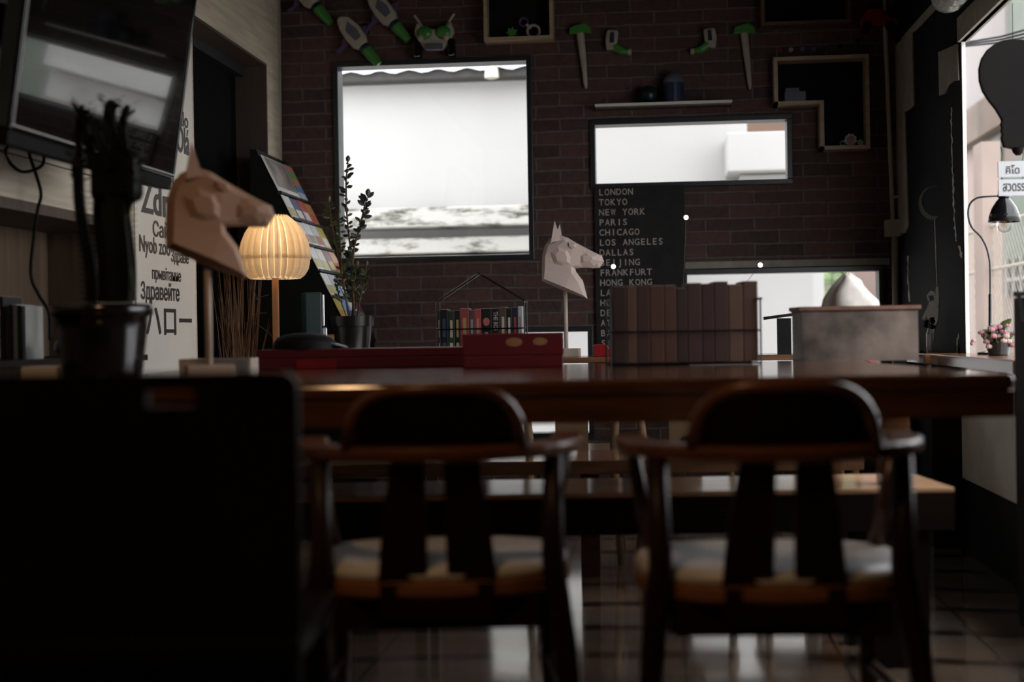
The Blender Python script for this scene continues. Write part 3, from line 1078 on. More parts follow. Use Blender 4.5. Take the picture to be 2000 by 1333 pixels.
# toy shelf
A, B = at(1162, 203, 6.86), at(1430, 197, 6.86)
sz = (A.z + B.z) / 2
ts = thing('toy_shelf', 'thin dark shelf with pale front edge over the middle window', 'shelf', (A.x, 7.0, sz))
MB().box(0, B.x - A.x, -0.145, 0, -0.010, 0).build('board', 'wood_panel_dark', ts)
MB().box(0, B.x - A.x, -0.15, -0.145, -0.012, 0.001).build('front_edge', 'paper', ts)
c = at(1316, 190, 6.93)
t = thing('canister', 'navy canister with grey domed lid on the thin toy shelf', 'canister', (c.x, 6.925, sz))
MB().lathe([(0.045, 0), (0.05, 0.01), (0.05, 0.10), (0.046, 0.105)], 20, close=True).build('body', 'toy_navy', t, smooth=False)
MB().lathe([(0.051, 0.10), (0.050, 0.115), (0.040, 0.135), (0.02, 0.150), (0.003, 0.155)], 20).build('lid', 'toy_grey', t, smooth=True)
c = at(1267, 190, 6.93)
tag(MB().sph((0, 0, 0.048), 0.048).build('toy_ball', 'teal', loc=(c.x, 6.925, sz), smooth=True), 'dark teal ball beside the navy canister', 'ball')


def toy_ship(loc, ang, label):
    """small toy spaceship pinned to the wall, nose along +x of its own frame"""
    t = thing('toy_spaceship', label, 'toy', loc, 0, 'toy spaceships over the big window')
    t.rotation_euler = (0, ang, 0)
    hull = [(-0.11, 0.012), (-0.08, 0.04), (-0.02, 0.052), (0.05, 0.045), (0.08, 0.028), (0.08, -0.028), (0.05, -0.045), (0.0, -0.045), (-0.06, -0.035), (-0.11, -0.012)]
    MB().prism(hull, (0, -0.01, 0), (1, 0, 0), (0, 0, 1), (0, -0.05, 0)).build('hull', 'toy_white', t, bevel=0.012, seg=3)
    MB().prism([(-0.06, 0.022), (0.0, 0.034), (0.04, 0.024), (0.04, -0.01), (-0.03, -0.016)], (0, -0.058, 0), (1, 0, 0), (0, 0, 1), (0, -0.008, 0)).build('canopy', 'toy_grey', t, bevel=0.003)
    MB().prism([(-0.02, -0.04), (0.03, -0.04), (0.02, -0.07), (0.02, -0.115), (0.0, -0.125), (0.005, -0.08), (-0.015, -0.06)], (0, -0.02, 0), (1, 0, 0), (0, 0, 1), (0, -0.02, 0)).build('fin', 'toy_purple', t, bevel=0.003)
    MB().prism([(-0.01, 0.045), (0.05, 0.04), (0.02, 0.09)], (0, -0.02, 0), (1, 0, 0), (0, 0, 1), (0, -0.02, 0)).build('fin', 'toy_purple', t, bevel=0.003)
    MB().tube([(0.078, -0.035, 0), (0.10, -0.035, 0)], [0.027, 0.03], 14).build('collar', 'toy_navy', t)
    MB().tube([(0.10, -0.035, 0), (0.15, -0.035, 0), (0.185, -0.035, 0), (0.20, -0.035, 0)], [0.030, 0.027, 0.021, 0.019], 14).build('nose', 'toy_green', t, smooth=False)
    return t


c = at(690, 68, 6.97)
toy_ship((c.x, 7.0, c.z), math.radians(50), 'white toy spaceship with green nose above the window corner, the lower one')
c = at(748, 22, 6.97)
toy_ship((c.x, 7.0, c.z), math.radians(50), 'white toy spaceship with green nose, higher one cut by picture top')
c = at(596, -12, 6.97)
toy_ship((c.x, 7.0, c.z), math.radians(50), 'dim toy spaceship furthest left at the top of the wall')

# toy rover on the wall over the window
c = at(848, 112, 6.93)
t = thing('toy_rover', 'white and green toy space rover standing on the big window frame', 'toy', (c.x, 6.955, W[1][3]))
MB().prism([(-0.085, 0.17), (-0.10, 0.12), (-0.075, 0.07), (-0.045, 0.035), (0.045, 0.035), (0.075, 0.07), (0.10, 0.12), (0.085, 0.17), (0.05, 0.145), (0.0, 0.135), (-0.05, 0.145)], (0, -0.03, 0), (1, 0, 0), (0, 0, 1), (0, 0.06, 0)).build('body', 'toy_white', t, bevel=0.012, seg=3)
for sx in (-1, 1):
    MB().sph((sx * 0.047, -0.028, 0.115), (0.040, 0.022, 0.034)).build('hood_panel', 'toy_green', t, smooth=True)
    MB().sph((sx * 0.062, -0.045, 0.085), (0.017, 0.012, 0.017), 10, 6).build('headlamp', 'toy_white', t, smooth=True)
    MB().box(sx * 0.085 - 0.017, sx * 0.085 + 0.017, -0.035, 0.035, 0.0, 0.085).build('wheel', 'black_gloss', t, bevel=0.008)
    MB().tube([(sx * 0.06, 0, 0.15), (sx * 0.085, 0, 0.19), (sx * 0.10, 0, 0.21)], 0.006, 8).build('handle', 'toy_white', t)
MB().box(-0.045, 0.045, -0.045, -0.02, 0.028, 0.06).build('bumper', 'toy_grey', t, bevel=0.006)

# toy swords and rocket packs
for (px, lab) in ((1133, 'toy sword with green hilt left of the toy shelf'), (1454, 'toy sword with green hilt right of the toy shelf')):
    c = at(px, 62, 6.96)
    t = thing('toy_sword', lab, 'toy', (c.x, 7.0, c.z), 0, 'toy swords on the brick wall')
    MB().prism([(-0.055, -0.01), (-0.05, 0.025), (-0.02, 0.035), (0.02, 0.045), (0.05, 0.02), (0.055, -0.01), (0.02, -0.005), (-0.02, -0.005)], (0, -0.01, 0), (1, 0, 0), (0, 0, 1), (0, -0.03, 0)).build('hilt', 'toy_green', t, bevel=0.006)
    MB().tube([(0, -0.025, -0.005), (0.012, -0.025, -0.13), (0.022, -0.025, -0.25), (0.024, -0.025, -0.275)], [0.020, 0.016, 0.010, 0.005], 10).build('blade', 'toy_white', t)
for (px, py, sg, lab) in ((1196, 78, 1, 'white and green toy blaster over the left end of the toy shelf'), (1386, 74, -1, 'white and green toy blaster over the right end of the toy shelf')):
    c = at(px, py, 6.96)
    t = thing('toy_blaster', lab, 'toy', (c.x, 7.0, c.z), 0, 'toy blasters on the brick wall')
    MB().prism([(sg * -0.025, 0.05), (sg * 0.03, 0.045), (sg * 0.025, -0.01), (sg * 0.01, -0.05), (sg * -0.03, -0.05), (sg * -0.035, 0.0)], (0, -0.012, 0), (1, 0, 0), (0, 0, 1), (0, -0.04, 0)).build('body', 'toy_white', t, bevel=0.01, seg=3)
    MB().prism([(sg * -0.008, 0.035), (sg * 0.010, 0.035), (sg * 0.008, -0.015), (sg * -0.012, -0.015)], (0, -0.053, 0), (1, 0, 0), (0, 0, 1), (0, -0.004, 0)).build('slot', 'toy_navy', t)
    MB().tube([(sg * 0.005, -0.03, -0.03), (sg * 0.045, -0.03, -0.055), (sg * 0.075, -0.03, -0.06)], [0.024, 0.020, 0.014], 12).build('barrel', 'toy_green', t)
    MB().tube([(sg * 0.075, -0.03, -0.06), (sg * 0.092, -0.03, -0.06)], [0.017, 0.015], 12).build('muzzle', 'toy_white', t)
c = at(1722, 32, 6.95)
t = thing('toy_car', 'glossy dark red toy car mounted high near the right corner', 'toy', (c.x - 0.02, 6.955, c.z - 0.05))
MB().prism([(-0.08, 0), (0.09, 0), (0.10, 0.03), (0.05, 0.045), (0.02, 0.085), (-0.05, 0.09), (-0.085, 0.04)], (0, -0.03, 0), (1, 0, 0), (0, 0, 1), (0, 0.07, 0)).build('body', 'red_bright', t, bevel=0.008, seg=3)
for sx in (-0.05, 0.055):
    MB().tube([(sx, -0.036, 0.0), (sx, 0.04, 0.0)], 0.022, 14).build('wheel', 'black_matt', t)

# ================================================================== FURNITURE
TZ = 0.75
# big near table
o0 = Vector((-0.166, 2.877, 0))
tb = thing('long_table', 'long glossy brown wooden table in the middle of the room', 'table', o0, A6)
x0, x1, dep = -1.20, 0.885, 1.56
MB().box(x0, x1, 0, dep, TZ - 0.035, TZ).build('tabletop', 'table_wood', tb, bevel=0.013, seg=5)
ap = MB()
ap.box(x0, x1, 0.004, 0.034, TZ - 0.088, TZ - 0.035)
ap.box(x0, x1, dep - 0.034, dep - 0.004, TZ - 0.088, TZ - 0.035)
ap.box(x0, x0 + 0.03, 0.034, dep - 0.034, TZ - 0.088, TZ - 0.035)
ap.box(x1 - 0.03, x1, 0.034, dep - 0.034, TZ - 0.088, TZ - 0.035)
ap.build('apron', 'table_wood', tb)
for (lx, ly) in ((x0 + 0.02, 0.12), (x0 + 0.02, dep - 0.2), (x1 - 0.02, 0.70), (x1 - 0.02, dep - 0.12)):
    sx = 0.07 if lx < 0 else -0.07
    MB().box(min(lx, lx + sx), max(lx, lx + sx), ly, ly + 0.07, 0, TZ - 0.035).build('leg', 'table_wood', tb, bevel=0.004)
# low bench under the table
o1 = Vector((-0.244, 3.50, 0))
bn = thing('low_bench', 'pale topped low bench standing under the long table', 'bench', o1, A6)
bx0, bx1 = -1.08, 0.965
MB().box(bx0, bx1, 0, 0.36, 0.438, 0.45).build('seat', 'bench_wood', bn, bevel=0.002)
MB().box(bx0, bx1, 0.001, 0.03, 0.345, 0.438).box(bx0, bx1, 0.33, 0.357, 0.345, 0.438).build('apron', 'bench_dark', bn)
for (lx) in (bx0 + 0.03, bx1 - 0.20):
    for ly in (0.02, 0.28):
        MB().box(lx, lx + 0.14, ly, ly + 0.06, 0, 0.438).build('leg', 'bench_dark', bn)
# second bench on the far side of the table
p_ = at(1100, 905, 4.62)
o2 = Vector((p_.x, 4.62, 0))
b2 = thing('plank_bench', 'brown plank bench on the far side of the long table', 'bench', o2, A6)
MB().box(-0.92, 0.98, 0, 0.42, 0.385, 0.43).build('seat', 'counter_wood', b2, bevel=0.003)
for lx in (-0.86, 0.07, 0.85):
    MB().box(lx, lx + 0.065, 0.30, 0.36, 0, 0.385).build('leg', 'chair_wood', b2, bevel=0.003)

# long counter along the window wall
ct = thing('window_counter', 'long brown counter table in front of the window wall', 'counter', (0, 5.62, 0))
MB().box(-1.67, 0.99, 0, 0.42, 0.728, TZ).build('worktop', 'counter_wood', ct, bevel=0.004)
for lx in (-1.6, -1.0, 0.90):
    for ly in (0.03, 0.33):
        MB().box(lx, lx + 0.05, ly, ly + 0.05, 0, 0.728).build('leg', 'bench_dark', ct)
# corner counter return against the black pier
cc = thing('corner_counter', 'short brown corner counter below the astronaut mural', 'counter', (1.0, 5.56, 0))
MB().box(0.0, 0.14, 0, 1.2, 0.705, 0.747).build('worktop', 'counter_wood', cc, bevel=0.004)
MB().box(0.03, 0.14, 0.02, 0.10, 0, 0.705).build('leg', 'bench_dark', cc)
MB().box(0.03, 0.14, 1.05, 1.13, 0, 0.705).build('leg', 'bench_dark', cc)


# armchairs in front
def arc_pts(c, rx, ry, a0, a1, n, z):
    return [Vector((c[0] + rx * math.cos(math.radians(a0 + (a1 - a0) * i / n)), c[1] + ry * math.sin(math.radians(a0 + (a1 - a0) * i / n)), z)) for i in range(n + 1)]


def sweep_rect(mb, pts, hw, hh):
    """rectangular bar along a level path: hw half width across, hh half height"""
    n = len(pts)
    rings = []
    for i, p in enumerate(pts):
        t = (pts[min(n - 1, i + 1)] - pts[max(0, i - 1)]).normalized()
        s_ = Vector((t.y, -t.x, 0))
        z = Vector((0, 0, 1))
        rings += [p - s_ * hw - z * hh, p + s_ * hw - z * hh, p + s_ * hw + z * hh, p - s_ * hw + z * hh]
    fs = [(0, 1, 2, 3), tuple(reversed(range(4 * n - 4, 4 * n)))]
    for i in range(n - 1):
        for k_ in range(4):
            a_, b_ = 4 * i + k_, 4 * i + (k_ + 1) % 4
            fs.append((a_, b_, b_ + 4, a_ + 4))
    mb.add(rings, fs)


def armchair(loc, rz, label):
    t = thing('armchair', label, 'chair', loc, rz, 'wooden armchairs at the long table')
    RZ = 0.640
    mb = MB()
    pts = [Vector((-0.247, 0.10, RZ)), Vector((-0.244, -0.02, RZ))] + arc_pts((0, -0.02), 0.238, 0.215, 187, 353, 18, RZ) + [Vector((0.244, -0.02, RZ)), Vector((0.247, 0.10, RZ))]
    sweep_rect(mb, pts, 0.030, 0.013)
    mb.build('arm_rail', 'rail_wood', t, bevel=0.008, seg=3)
    # crest on the rail, rounded
    pr = []
    for i in range(25):
        u_ = -1 + 2 * i / 24
        pr.append((u_, (max(0.0, 1 - abs(u_) ** 3.6)) ** 0.55))
    vs = []
    nA = len(pr)
    for side in (0, 1):
        for row in (0, 1, 2):
            for (u_, h_) in pr:
                ang_ = math.radians(270 + u_ * 40)
                rr = 1.0 + (0.0 if side == 0 else -0.11)
                lean = 0.018 * row
                x = 0.25 * rr * math.cos(ang_)
                y = -0.02 + (0.215 * rr) * math.sin(ang_) - lean
                vs.append((x, y, RZ + 0.010 + 0.100 * h_ * row / 2))
    fs = []
    for side in (0, 1):
        for row in (0, 1):
            for i in range(nA - 1):
                a_ = side * 3 * nA + row * nA + i
                fs.append((a_, a_ + 1, a_ + nA + 1, a_ + nA))
    for i in range(nA - 1):
        fs.append((2 * nA + i, 2 * nA + i + 1, 5 * nA + i + 1, 5 * nA + i))
        fs.append((i, i + 1, 3 * nA + i + 1, 3 * nA + i))
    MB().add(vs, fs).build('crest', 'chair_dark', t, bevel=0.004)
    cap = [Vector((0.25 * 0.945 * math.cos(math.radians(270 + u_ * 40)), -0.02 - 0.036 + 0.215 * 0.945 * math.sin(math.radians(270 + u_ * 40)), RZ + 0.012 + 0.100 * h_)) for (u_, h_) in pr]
    MB().tube(cap, 0.0135, 8).build('crest_edge', 'rail_wood', t, smooth=True)  # carries the warm light along the crest top in its colour
    # seat
    sh = []
    for i in range(28):
        a_ = 2 * PI * i / 28
        sx = 0.225 * (abs(math.cos(a_)) ** 0.62) * (1 if math.cos(a_) >= 0 else -1)
        sy = 0.205 * (abs(math.sin(a_)) ** 0.75) * (1 if math.sin(a_) >= 0 else -1)
        sh.append((sx * (1.09 + 0.35 * sy), sy))
    MB().prism([(a_ * 1.0, b_ * 1.0) for a_, b_ in sh], (0, 0, 0.385), (1, 0, 0), (0, 1, 0), (0, 0, 0.030)).build('seat', 'seat_wood', t, bevel=0.006)
    vs = []
    for (s_, z) in ((0.97, 0.413), (0.985, 0.425), (0.95, 0.436), (0.8, 0.442), (0.4, 0.445)):
        vs += [(a_ * s_, b_ * s_, z) for a_, b_ in sh]
    fs = []
    for i in range(4):
        for k_ in range(28):
            fs.append((i * 28 + k_, i * 28 + (k_ + 1) % 28, (i + 1) * 28 + (k_ + 1) % 28, (i + 1) * 28 + k_))
    fs.append(tuple(range(4 * 28, 5 * 28)))
    fs.append(tuple(reversed(range(28))))
    MB().add(vs, fs).build('seat_pad', 'seat_pad', t, smooth=True)
    # aprons
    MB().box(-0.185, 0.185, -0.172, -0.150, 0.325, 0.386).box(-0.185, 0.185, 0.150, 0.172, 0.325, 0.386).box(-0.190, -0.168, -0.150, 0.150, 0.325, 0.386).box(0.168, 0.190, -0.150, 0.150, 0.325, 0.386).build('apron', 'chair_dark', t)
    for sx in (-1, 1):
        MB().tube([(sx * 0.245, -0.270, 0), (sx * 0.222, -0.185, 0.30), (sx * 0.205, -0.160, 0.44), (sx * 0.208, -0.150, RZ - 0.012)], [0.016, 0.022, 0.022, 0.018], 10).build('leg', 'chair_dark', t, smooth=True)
        MB().tube([(sx * 0.215, 0.20, 0), (sx * 0.205, 0.165, 0.386)], [0.015, 0.021], 10).build('leg', 'chair_wood', t, smooth=True)
        MB().tube([(sx * 0.205, 0.10, 0.40), (sx * 0.243, 0.07, RZ - 0.012)], [0.015, 0.014], 10).build('arm_post', 'chair_wood', t, smooth=True)
        MB().tube([(sx * 0.226, -0.205, 0.20), (sx * 0.210, 0.183, 0.20)], 0.010, 8).build('stretcher', 'chair_wood', t)
        # back slats, wider apart at the foot
        vs = []
        for (z, cx, w_, y) in ((0.40, 0.062, 0.044, -0.186), (0.50, 0.056, 0.040, -0.205), (RZ - 0.008, 0.046, 0.030, -0.235)):
            for dy in (-0.009, 0.009):
                vs += [(sx * (cx - w_), y + dy, z), (sx * (cx + w_), y + dy, z)]
        fs = [(0, 1, 3, 2), (8, 10, 11, 9)]
        for i in (0, 4):
            fs += [(i, i + 4, i + 5, i + 1), (i + 2, i + 3, i + 7, i + 6), (i, i + 2, i + 6, i + 4), (i + 1, i + 5, i + 7, i + 3)]
        MB().add(vs, fs).build('back_slat', 'chair_dark', t, bevel=0.003)
    MB().box(-0.10, 0.10, -0.202, -0.172, 0.345, 0.412).build('slat_block', 'chair_dark', t)
    return t


p = at(816, 885, 2.42)
armchair((p.x - V6.x * -0.0, p.y + 0.235, 0), A6 + math.radians(1), 'brown wooden armchair nearer the middle, pale seat lit, back to the viewer')
p = at(1520, 878, 2.38)
armchair((p.x, p.y + 0.235, 0), A6 - math.radians(3), 'brown wooden armchair on the right, darker, back to the viewer')

# dark solid-back chair at left
p = at(275, 730, 1.87)
dk = thing('panel_back_chair', 'very dark chair with broad solid back and hand slot, near left', 'chair', (p.x, 1.87, 0), A6)
w2 = 0.214
mb = MB()
# back panel with slot: built as cells round the slot
ZT = 0.799
sx0, sx1, sz0, sz1 = 0.010, 0.076, ZT - 0.046, ZT - 0.022
wallgrid(mb, [-w2, w2], [0.44, ZT - 0.02], [(sx0, sx1, sz0, sz1)], -0.014, 0.014)
mb2 = MB()
pr = [(-w2, ZT - 0.0205), (w2, ZT - 0.0205), (w2 - 0.004, ZT - 0.010), (w2 - 0.014, ZT - 0.002), (w2 - 0.03, ZT), (-w2 + 0.03, ZT), (-w2 + 0.014, ZT - 0.002), (-w2 + 0.004, ZT - 0.010)]
mb2.prism(pr, (0, -0.014, 0), (1, 0, 0), (0, 0, 1), (0, 0.028, 0))
mb.add(mb2.v, mb2.f)
mb.build('back_panel', 'settle_wood', dk)
MB().box(-w2, w2, -0.02, 0.36, 0.405, 0.438).build('seat', 'settle_wood', dk, bevel=0.006)
MB().box(-w2 + 0.01, w2 - 0.01, 0.01, 0.035, 0.345, 0.405).build('apron', 'settle_wood', dk)
for sx in (-1, 1):
    MB().tube([(sx * (w2 + 0.01), -0.03, 0), (sx * (w2 - 0.03), 0.02, 0.405)], [0.018, 0.024], 10).build('leg', 'settle_wood', dk)
    MB().tube([(sx * (w2 - 0.01), 0.36, 0), (sx * (w2 - 0.03), 0.32, 0.405)], [0.018, 0.024], 10).build('leg', 'settle_wood', dk)


# far chairs, honey wood, round hole in the splat
def far_chair(loc, rz, label):
    t = thing('cafe_chair', label, 'chair', loc, rz, 'cafe chairs before the window counter')
    for sx in (-1, 1):
        MB().tube([(sx * 0.175, -0.21, 0), (sx * 0.155, -0.18, 0.36), (sx * 0.155, -0.185, 0.44), (sx * 0.165, -0.200, 0.56), (sx * 0.175, -0.225, 0.68)], [0.014, 0.016, 0.016, 0.014, 0.012], 10).build('leg', 'far_chair_wood', t, smooth=True)
        MB().tube([(sx * 0.17, 0.18, 0), (sx * 0.155, 0.15, 0.39)], [0.013, 0.016], 10).build('leg', 'far_chair_wood', t, smooth=True)
    pr = [(-0.18, -0.165), (0.18, -0.165), (0.185, 0.15), (0.12, 0.18), (-0.12, 0.18), (-0.185, 0.15)]
    MB().prism(pr, (0, 0, 0.385), (1, 0, 0), (0, 1, 0), (0, 0, 0.028)).build('seat', 'far_chair_wood', t, bevel=0.008)
    MB().obox((0, -0.225, 0.66), (0.32, 0.02, 0.05), (0.1, 0, 0)).build('top_rail', 'far_chair_wood', t, bevel=0.006)
    # splat with a round hole
    n_ = 24
    cz, hr = 0.447, 0.020
    o_ = [(-0.05, 0.45), (0.05, 0.45), (0.048, 0.64), (-0.048, 0.64)]
    outer = []
    for i in range(n_):
        a_ = 2 * PI * i / n_
        dx_, dz_ = math.cos(a_), math.sin(a_)
        tx = 0.06 / abs(dx_) if abs(dx_) > 1e-6 else 9
        tz = (0.20 / dz_) if dz_ > 1e-6 else ((-0.04 / dz_) if dz_ < -1e-6 else 9)
        q_ = min(tx, tz)
        outer.append((dx_ * q_, cz + dz_ * q_))
    inner = [(hr * math.cos(2 * PI * i / n_), cz + hr * math.sin(2 * PI * i / n_)) for i in range(n_)]
    vs = []
    for dy in (-0.007, 0.007):
        for (x, z) in outer:
            vs.append((x, -0.176 - (z - 0.41) * 0.17 + dy, z))
        for (x, z) in inner:
            vs.append((x, -0.176 - (z - 0.41) * 0.17 + dy, z))
    fs = []
    for i in range(n_):
        j = (i + 1) % n_
        fs += [(i, j, n_ + j, n_ + i), (2 * n_ + i, 3 * n_ + i, 3 * n_ + j, 2 * n_ + j), (i, 2 * n_ + i, 2 * n_ + j, j), (n_ + i, n_ + j, 3 * n_ + j, 3 * n_ + i)]
    MB().add(vs, fs).build('splat', 'far_chair_wood', t)
    return t


p = at(1117, 866, 5.22)
far_chair((p.x, 5.41, 0), 0.0, 'honey wood chair with round hole in its splat, under the horse bust')
p = at(1345, 866, 5.22)
far_chair((p.x, 5.41, 0), math.radians(-3), 'honey wood chair second from left beyond the benches')
p = at(1580, 866, 5.22)
far_chair((p.x, 5.41, 0), math.radians(2), 'honey wood chair furthest right beyond the benches')
# dark stand at the picture's right edge
p = at(1980, 590, 4.16)
ds = thing('dark_rack', 'black wooden rack with flat top at the far right edge', 'rack', (p.x, 3.9, 0))
MB().box(0.0, 0.10, 0, 0.26, 0.0, 0.925).build('side_panel', 'black_matt', ds)
MB().box(-0.052, 0.12, 0.02, 0.05, 0.925, 0.938).build('top_bar', 'black_matt', ds)
MB().obox((-0.038, 0.03, 0.895), (0.010, 0.012, 0.075), (0, -0.12, 0)).build('strut', 'black_matt', ds)

# low cabinet by left wall with carton
cab = thing('low_cabinet', 'dark low cabinet against the left wall', 'cabinet', (-1.66, 2.9, 0))
MB().box(-0.20, 0.15, 0, 0.70, 0, 0.695).build('body', 'settle_wood', cab, bevel=0.003)
MB().box(-0.21, 0.16, -0.01, 0.71, 0.695, 0.715).build('top', 'settle_wood', cab, bevel=0.003)
p = at(84, 748, 3.35)
wb = thing('white_carton', 'plain white carton on the cabinet behind the dark chair', 'carton', (p.x, 3.38, 0.715))
MB().box(-0.047, 0.06, -0.05, 0.05, 0, 0.070).build('body', 'paper', wb, bevel=0.002)
MB().box(-0.03, 0.06, -0.0515, -0.0495, 0.006, 0.012).build('seam', 'jamb', wb)

# books on recessed shelf at left
sh_ = tag(MB().box(-2.17, -1.80, 3.6, 4.86, 0.775, 0.795).build('wall_shelf', 'settle_wood', bevel=0.002), 'dark wooden shelf in the recess under the television', 'shelf')
bc = [('black', (0.012, 0.012, 0.014)), ('charcoal', (0.03, 0.028, 0.03)), ('cream', (0.42, 0.38, 0.32)), ('dark green', (0.012, 0.05, 0.04)), ('pale grey', (0.34, 0.34, 0.32)), ('dark brown', (0.05, 0.03, 0.02))]
xs_ = [4, 14, 22, 30, 38, 47]
for i, ((nm, c_), px) in enumerate(zip([bc[0], bc[5], bc[1], bc[2], bc[3], bc[4]], xs_)):
    q = at(px, 670, 3.98)
    h = [0.185, 0.155, 0.16, 0.16, 0.158, 0.155][i]
    b_ = thing('book', '%s upright book on the shelf under the television' % nm, 'book', (q.x, 3.98, 0.795), 0, 'books on the shelf under the television')
    MB().box(-0.0055, 0.0055, 0, 0.12, 0, h).build('cover', cmat('book_' + nm.replace(' ', '_'), c_), b_, bevel=0.001)
    MB().box(-0.0040, 0.0040, 0.002, 0.1205, 0.003, h + 0.0005).build('pages', 'paper', b_)
q = at(95, 668, 3.85)
g_ = thing('desk_speaker', 'small rounded black and white speaker beside the upright books', 'speaker', (q.x, 4.0, 0.795))
MB().sph((0, 0, 0.035), (0.05, 0.035, 0.035)).build('shell', 'black_gloss', g_, smooth=True)
MB().sph((0.012, -0.022, 0.028), (0.03, 0.022, 0.018)).build('front', 'paper', g_, smooth=True)

# ================================================================== CACTUS
p = at(200, 720, 3.2)
cx = thing('potted_cactus', 'tall dark cactus in a round black pot on the table at left', 'plant', (p.x, 3.2, TZ))
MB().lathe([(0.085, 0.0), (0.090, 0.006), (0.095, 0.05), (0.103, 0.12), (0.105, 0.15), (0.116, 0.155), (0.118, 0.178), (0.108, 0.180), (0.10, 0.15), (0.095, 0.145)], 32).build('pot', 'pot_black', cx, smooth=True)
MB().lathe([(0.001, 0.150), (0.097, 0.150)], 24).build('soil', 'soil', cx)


def cactus_col(base, top, r, spines=True):
    base, top = Vector(base), Vector(top)
    mb = MB()
    n = 10
    rings = []
    for i in range(13):
        t_ = i / 12
        c_ = base.lerp(top, t_) + Vector((0.004 * math.sin(t_ * 7), 0.004 * math.cos(t_ * 5), 0))
        rr = r * (1 - 0.15 * t_) * (1 if t_ < 0.93 else 0.6)
        rings.append([c_ + Vector((math.cos(2 * PI * k_ / n), math.sin(2 * PI * k_ / n), 0)) * rr * (1.12 if k_ % 2 else 0.82) for k_ in range(n)])
    vs = [q_ for rg in rings for q_ in rg]
    fs = []
    for i in range(12):
        for k_ in range(n):
            fs.append((i * n + k_, i * n + (k_ + 1) % n, (i + 1) * n + (k_ + 1) % n, (i + 1) * n + k_))
    fs.append(tuple(range(12 * n, 13 * n)))
    mb.add(vs, fs)
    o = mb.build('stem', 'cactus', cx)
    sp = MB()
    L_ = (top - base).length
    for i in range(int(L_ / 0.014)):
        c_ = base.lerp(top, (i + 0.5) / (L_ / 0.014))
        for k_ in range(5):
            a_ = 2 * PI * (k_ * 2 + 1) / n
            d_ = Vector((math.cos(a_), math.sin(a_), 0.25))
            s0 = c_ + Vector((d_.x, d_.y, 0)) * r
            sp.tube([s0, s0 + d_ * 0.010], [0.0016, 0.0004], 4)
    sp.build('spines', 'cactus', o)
    lv = MB()
    for i in range(10):
        a_ = i * 2.4
        z_ = -0.07 + 0.008 * i
        d_ = Vector((math.cos(a_), math.sin(a_), 0.7)).normalized()
        s0 = top + Vector((0, 0, z_)) + Vector((d_.x, d_.y, 0)) * r * 0.8
        sd = d_.cross(Vector((0, 0, 1))).normalized()
        e = s0 + d_ * 0.035
        m_ = (s0 + e) / 2
        lv.add([s0, m_ + sd * 0.007, e, m_ - sd * 0.007], [(0, 1, 2, 3)])
    lv.build('leaves', 'cactus', o)


def cl(px, py, Y=3.2):
    q_ = at(px, py, Y)
    return (q_.x - cx.location.x, q_.y - 3.2, q_.z - TZ)


cactus_col(cl(178, 590), cl(150, 300), 0.014)
cactus_col(cl(200, 590, 3.24), cl(196, 330, 3.24), 0.015)
cactus_col(cl(230, 590), cl(228, 300), 0.036)
cactus_col(cl(228, 330), cl(214, 195), 0.016)
cactus_col(cl(212, 330, 3.16), cl(185, 235, 3.16), 0.014)
cactus_col(cl(180, 330), cl(165, 215), 0.012)
cactus_col(cl(150, 330), cl(158, 205), 0.009)
cactus_col(cl(240, 330), cl(246, 205), 0.011)
cactus_col(cl(240, 420), cl(262, 300, 3.18), 0.010)
MB().obox(cl(228, 345), (0.115, 0.07, 0.12)).build('crown', 'cactus', cx, bevel=0.02)
o = MB().tube([cl(262, 570), cl(250, 500), cl(243, 440), cl(262, 390), cl(270, 330), cl(280, 285)], [0.003, 0.003, 0.0025, 0.002, 0.002, 0.001], 6).build('tendril', 'leaf', cx)


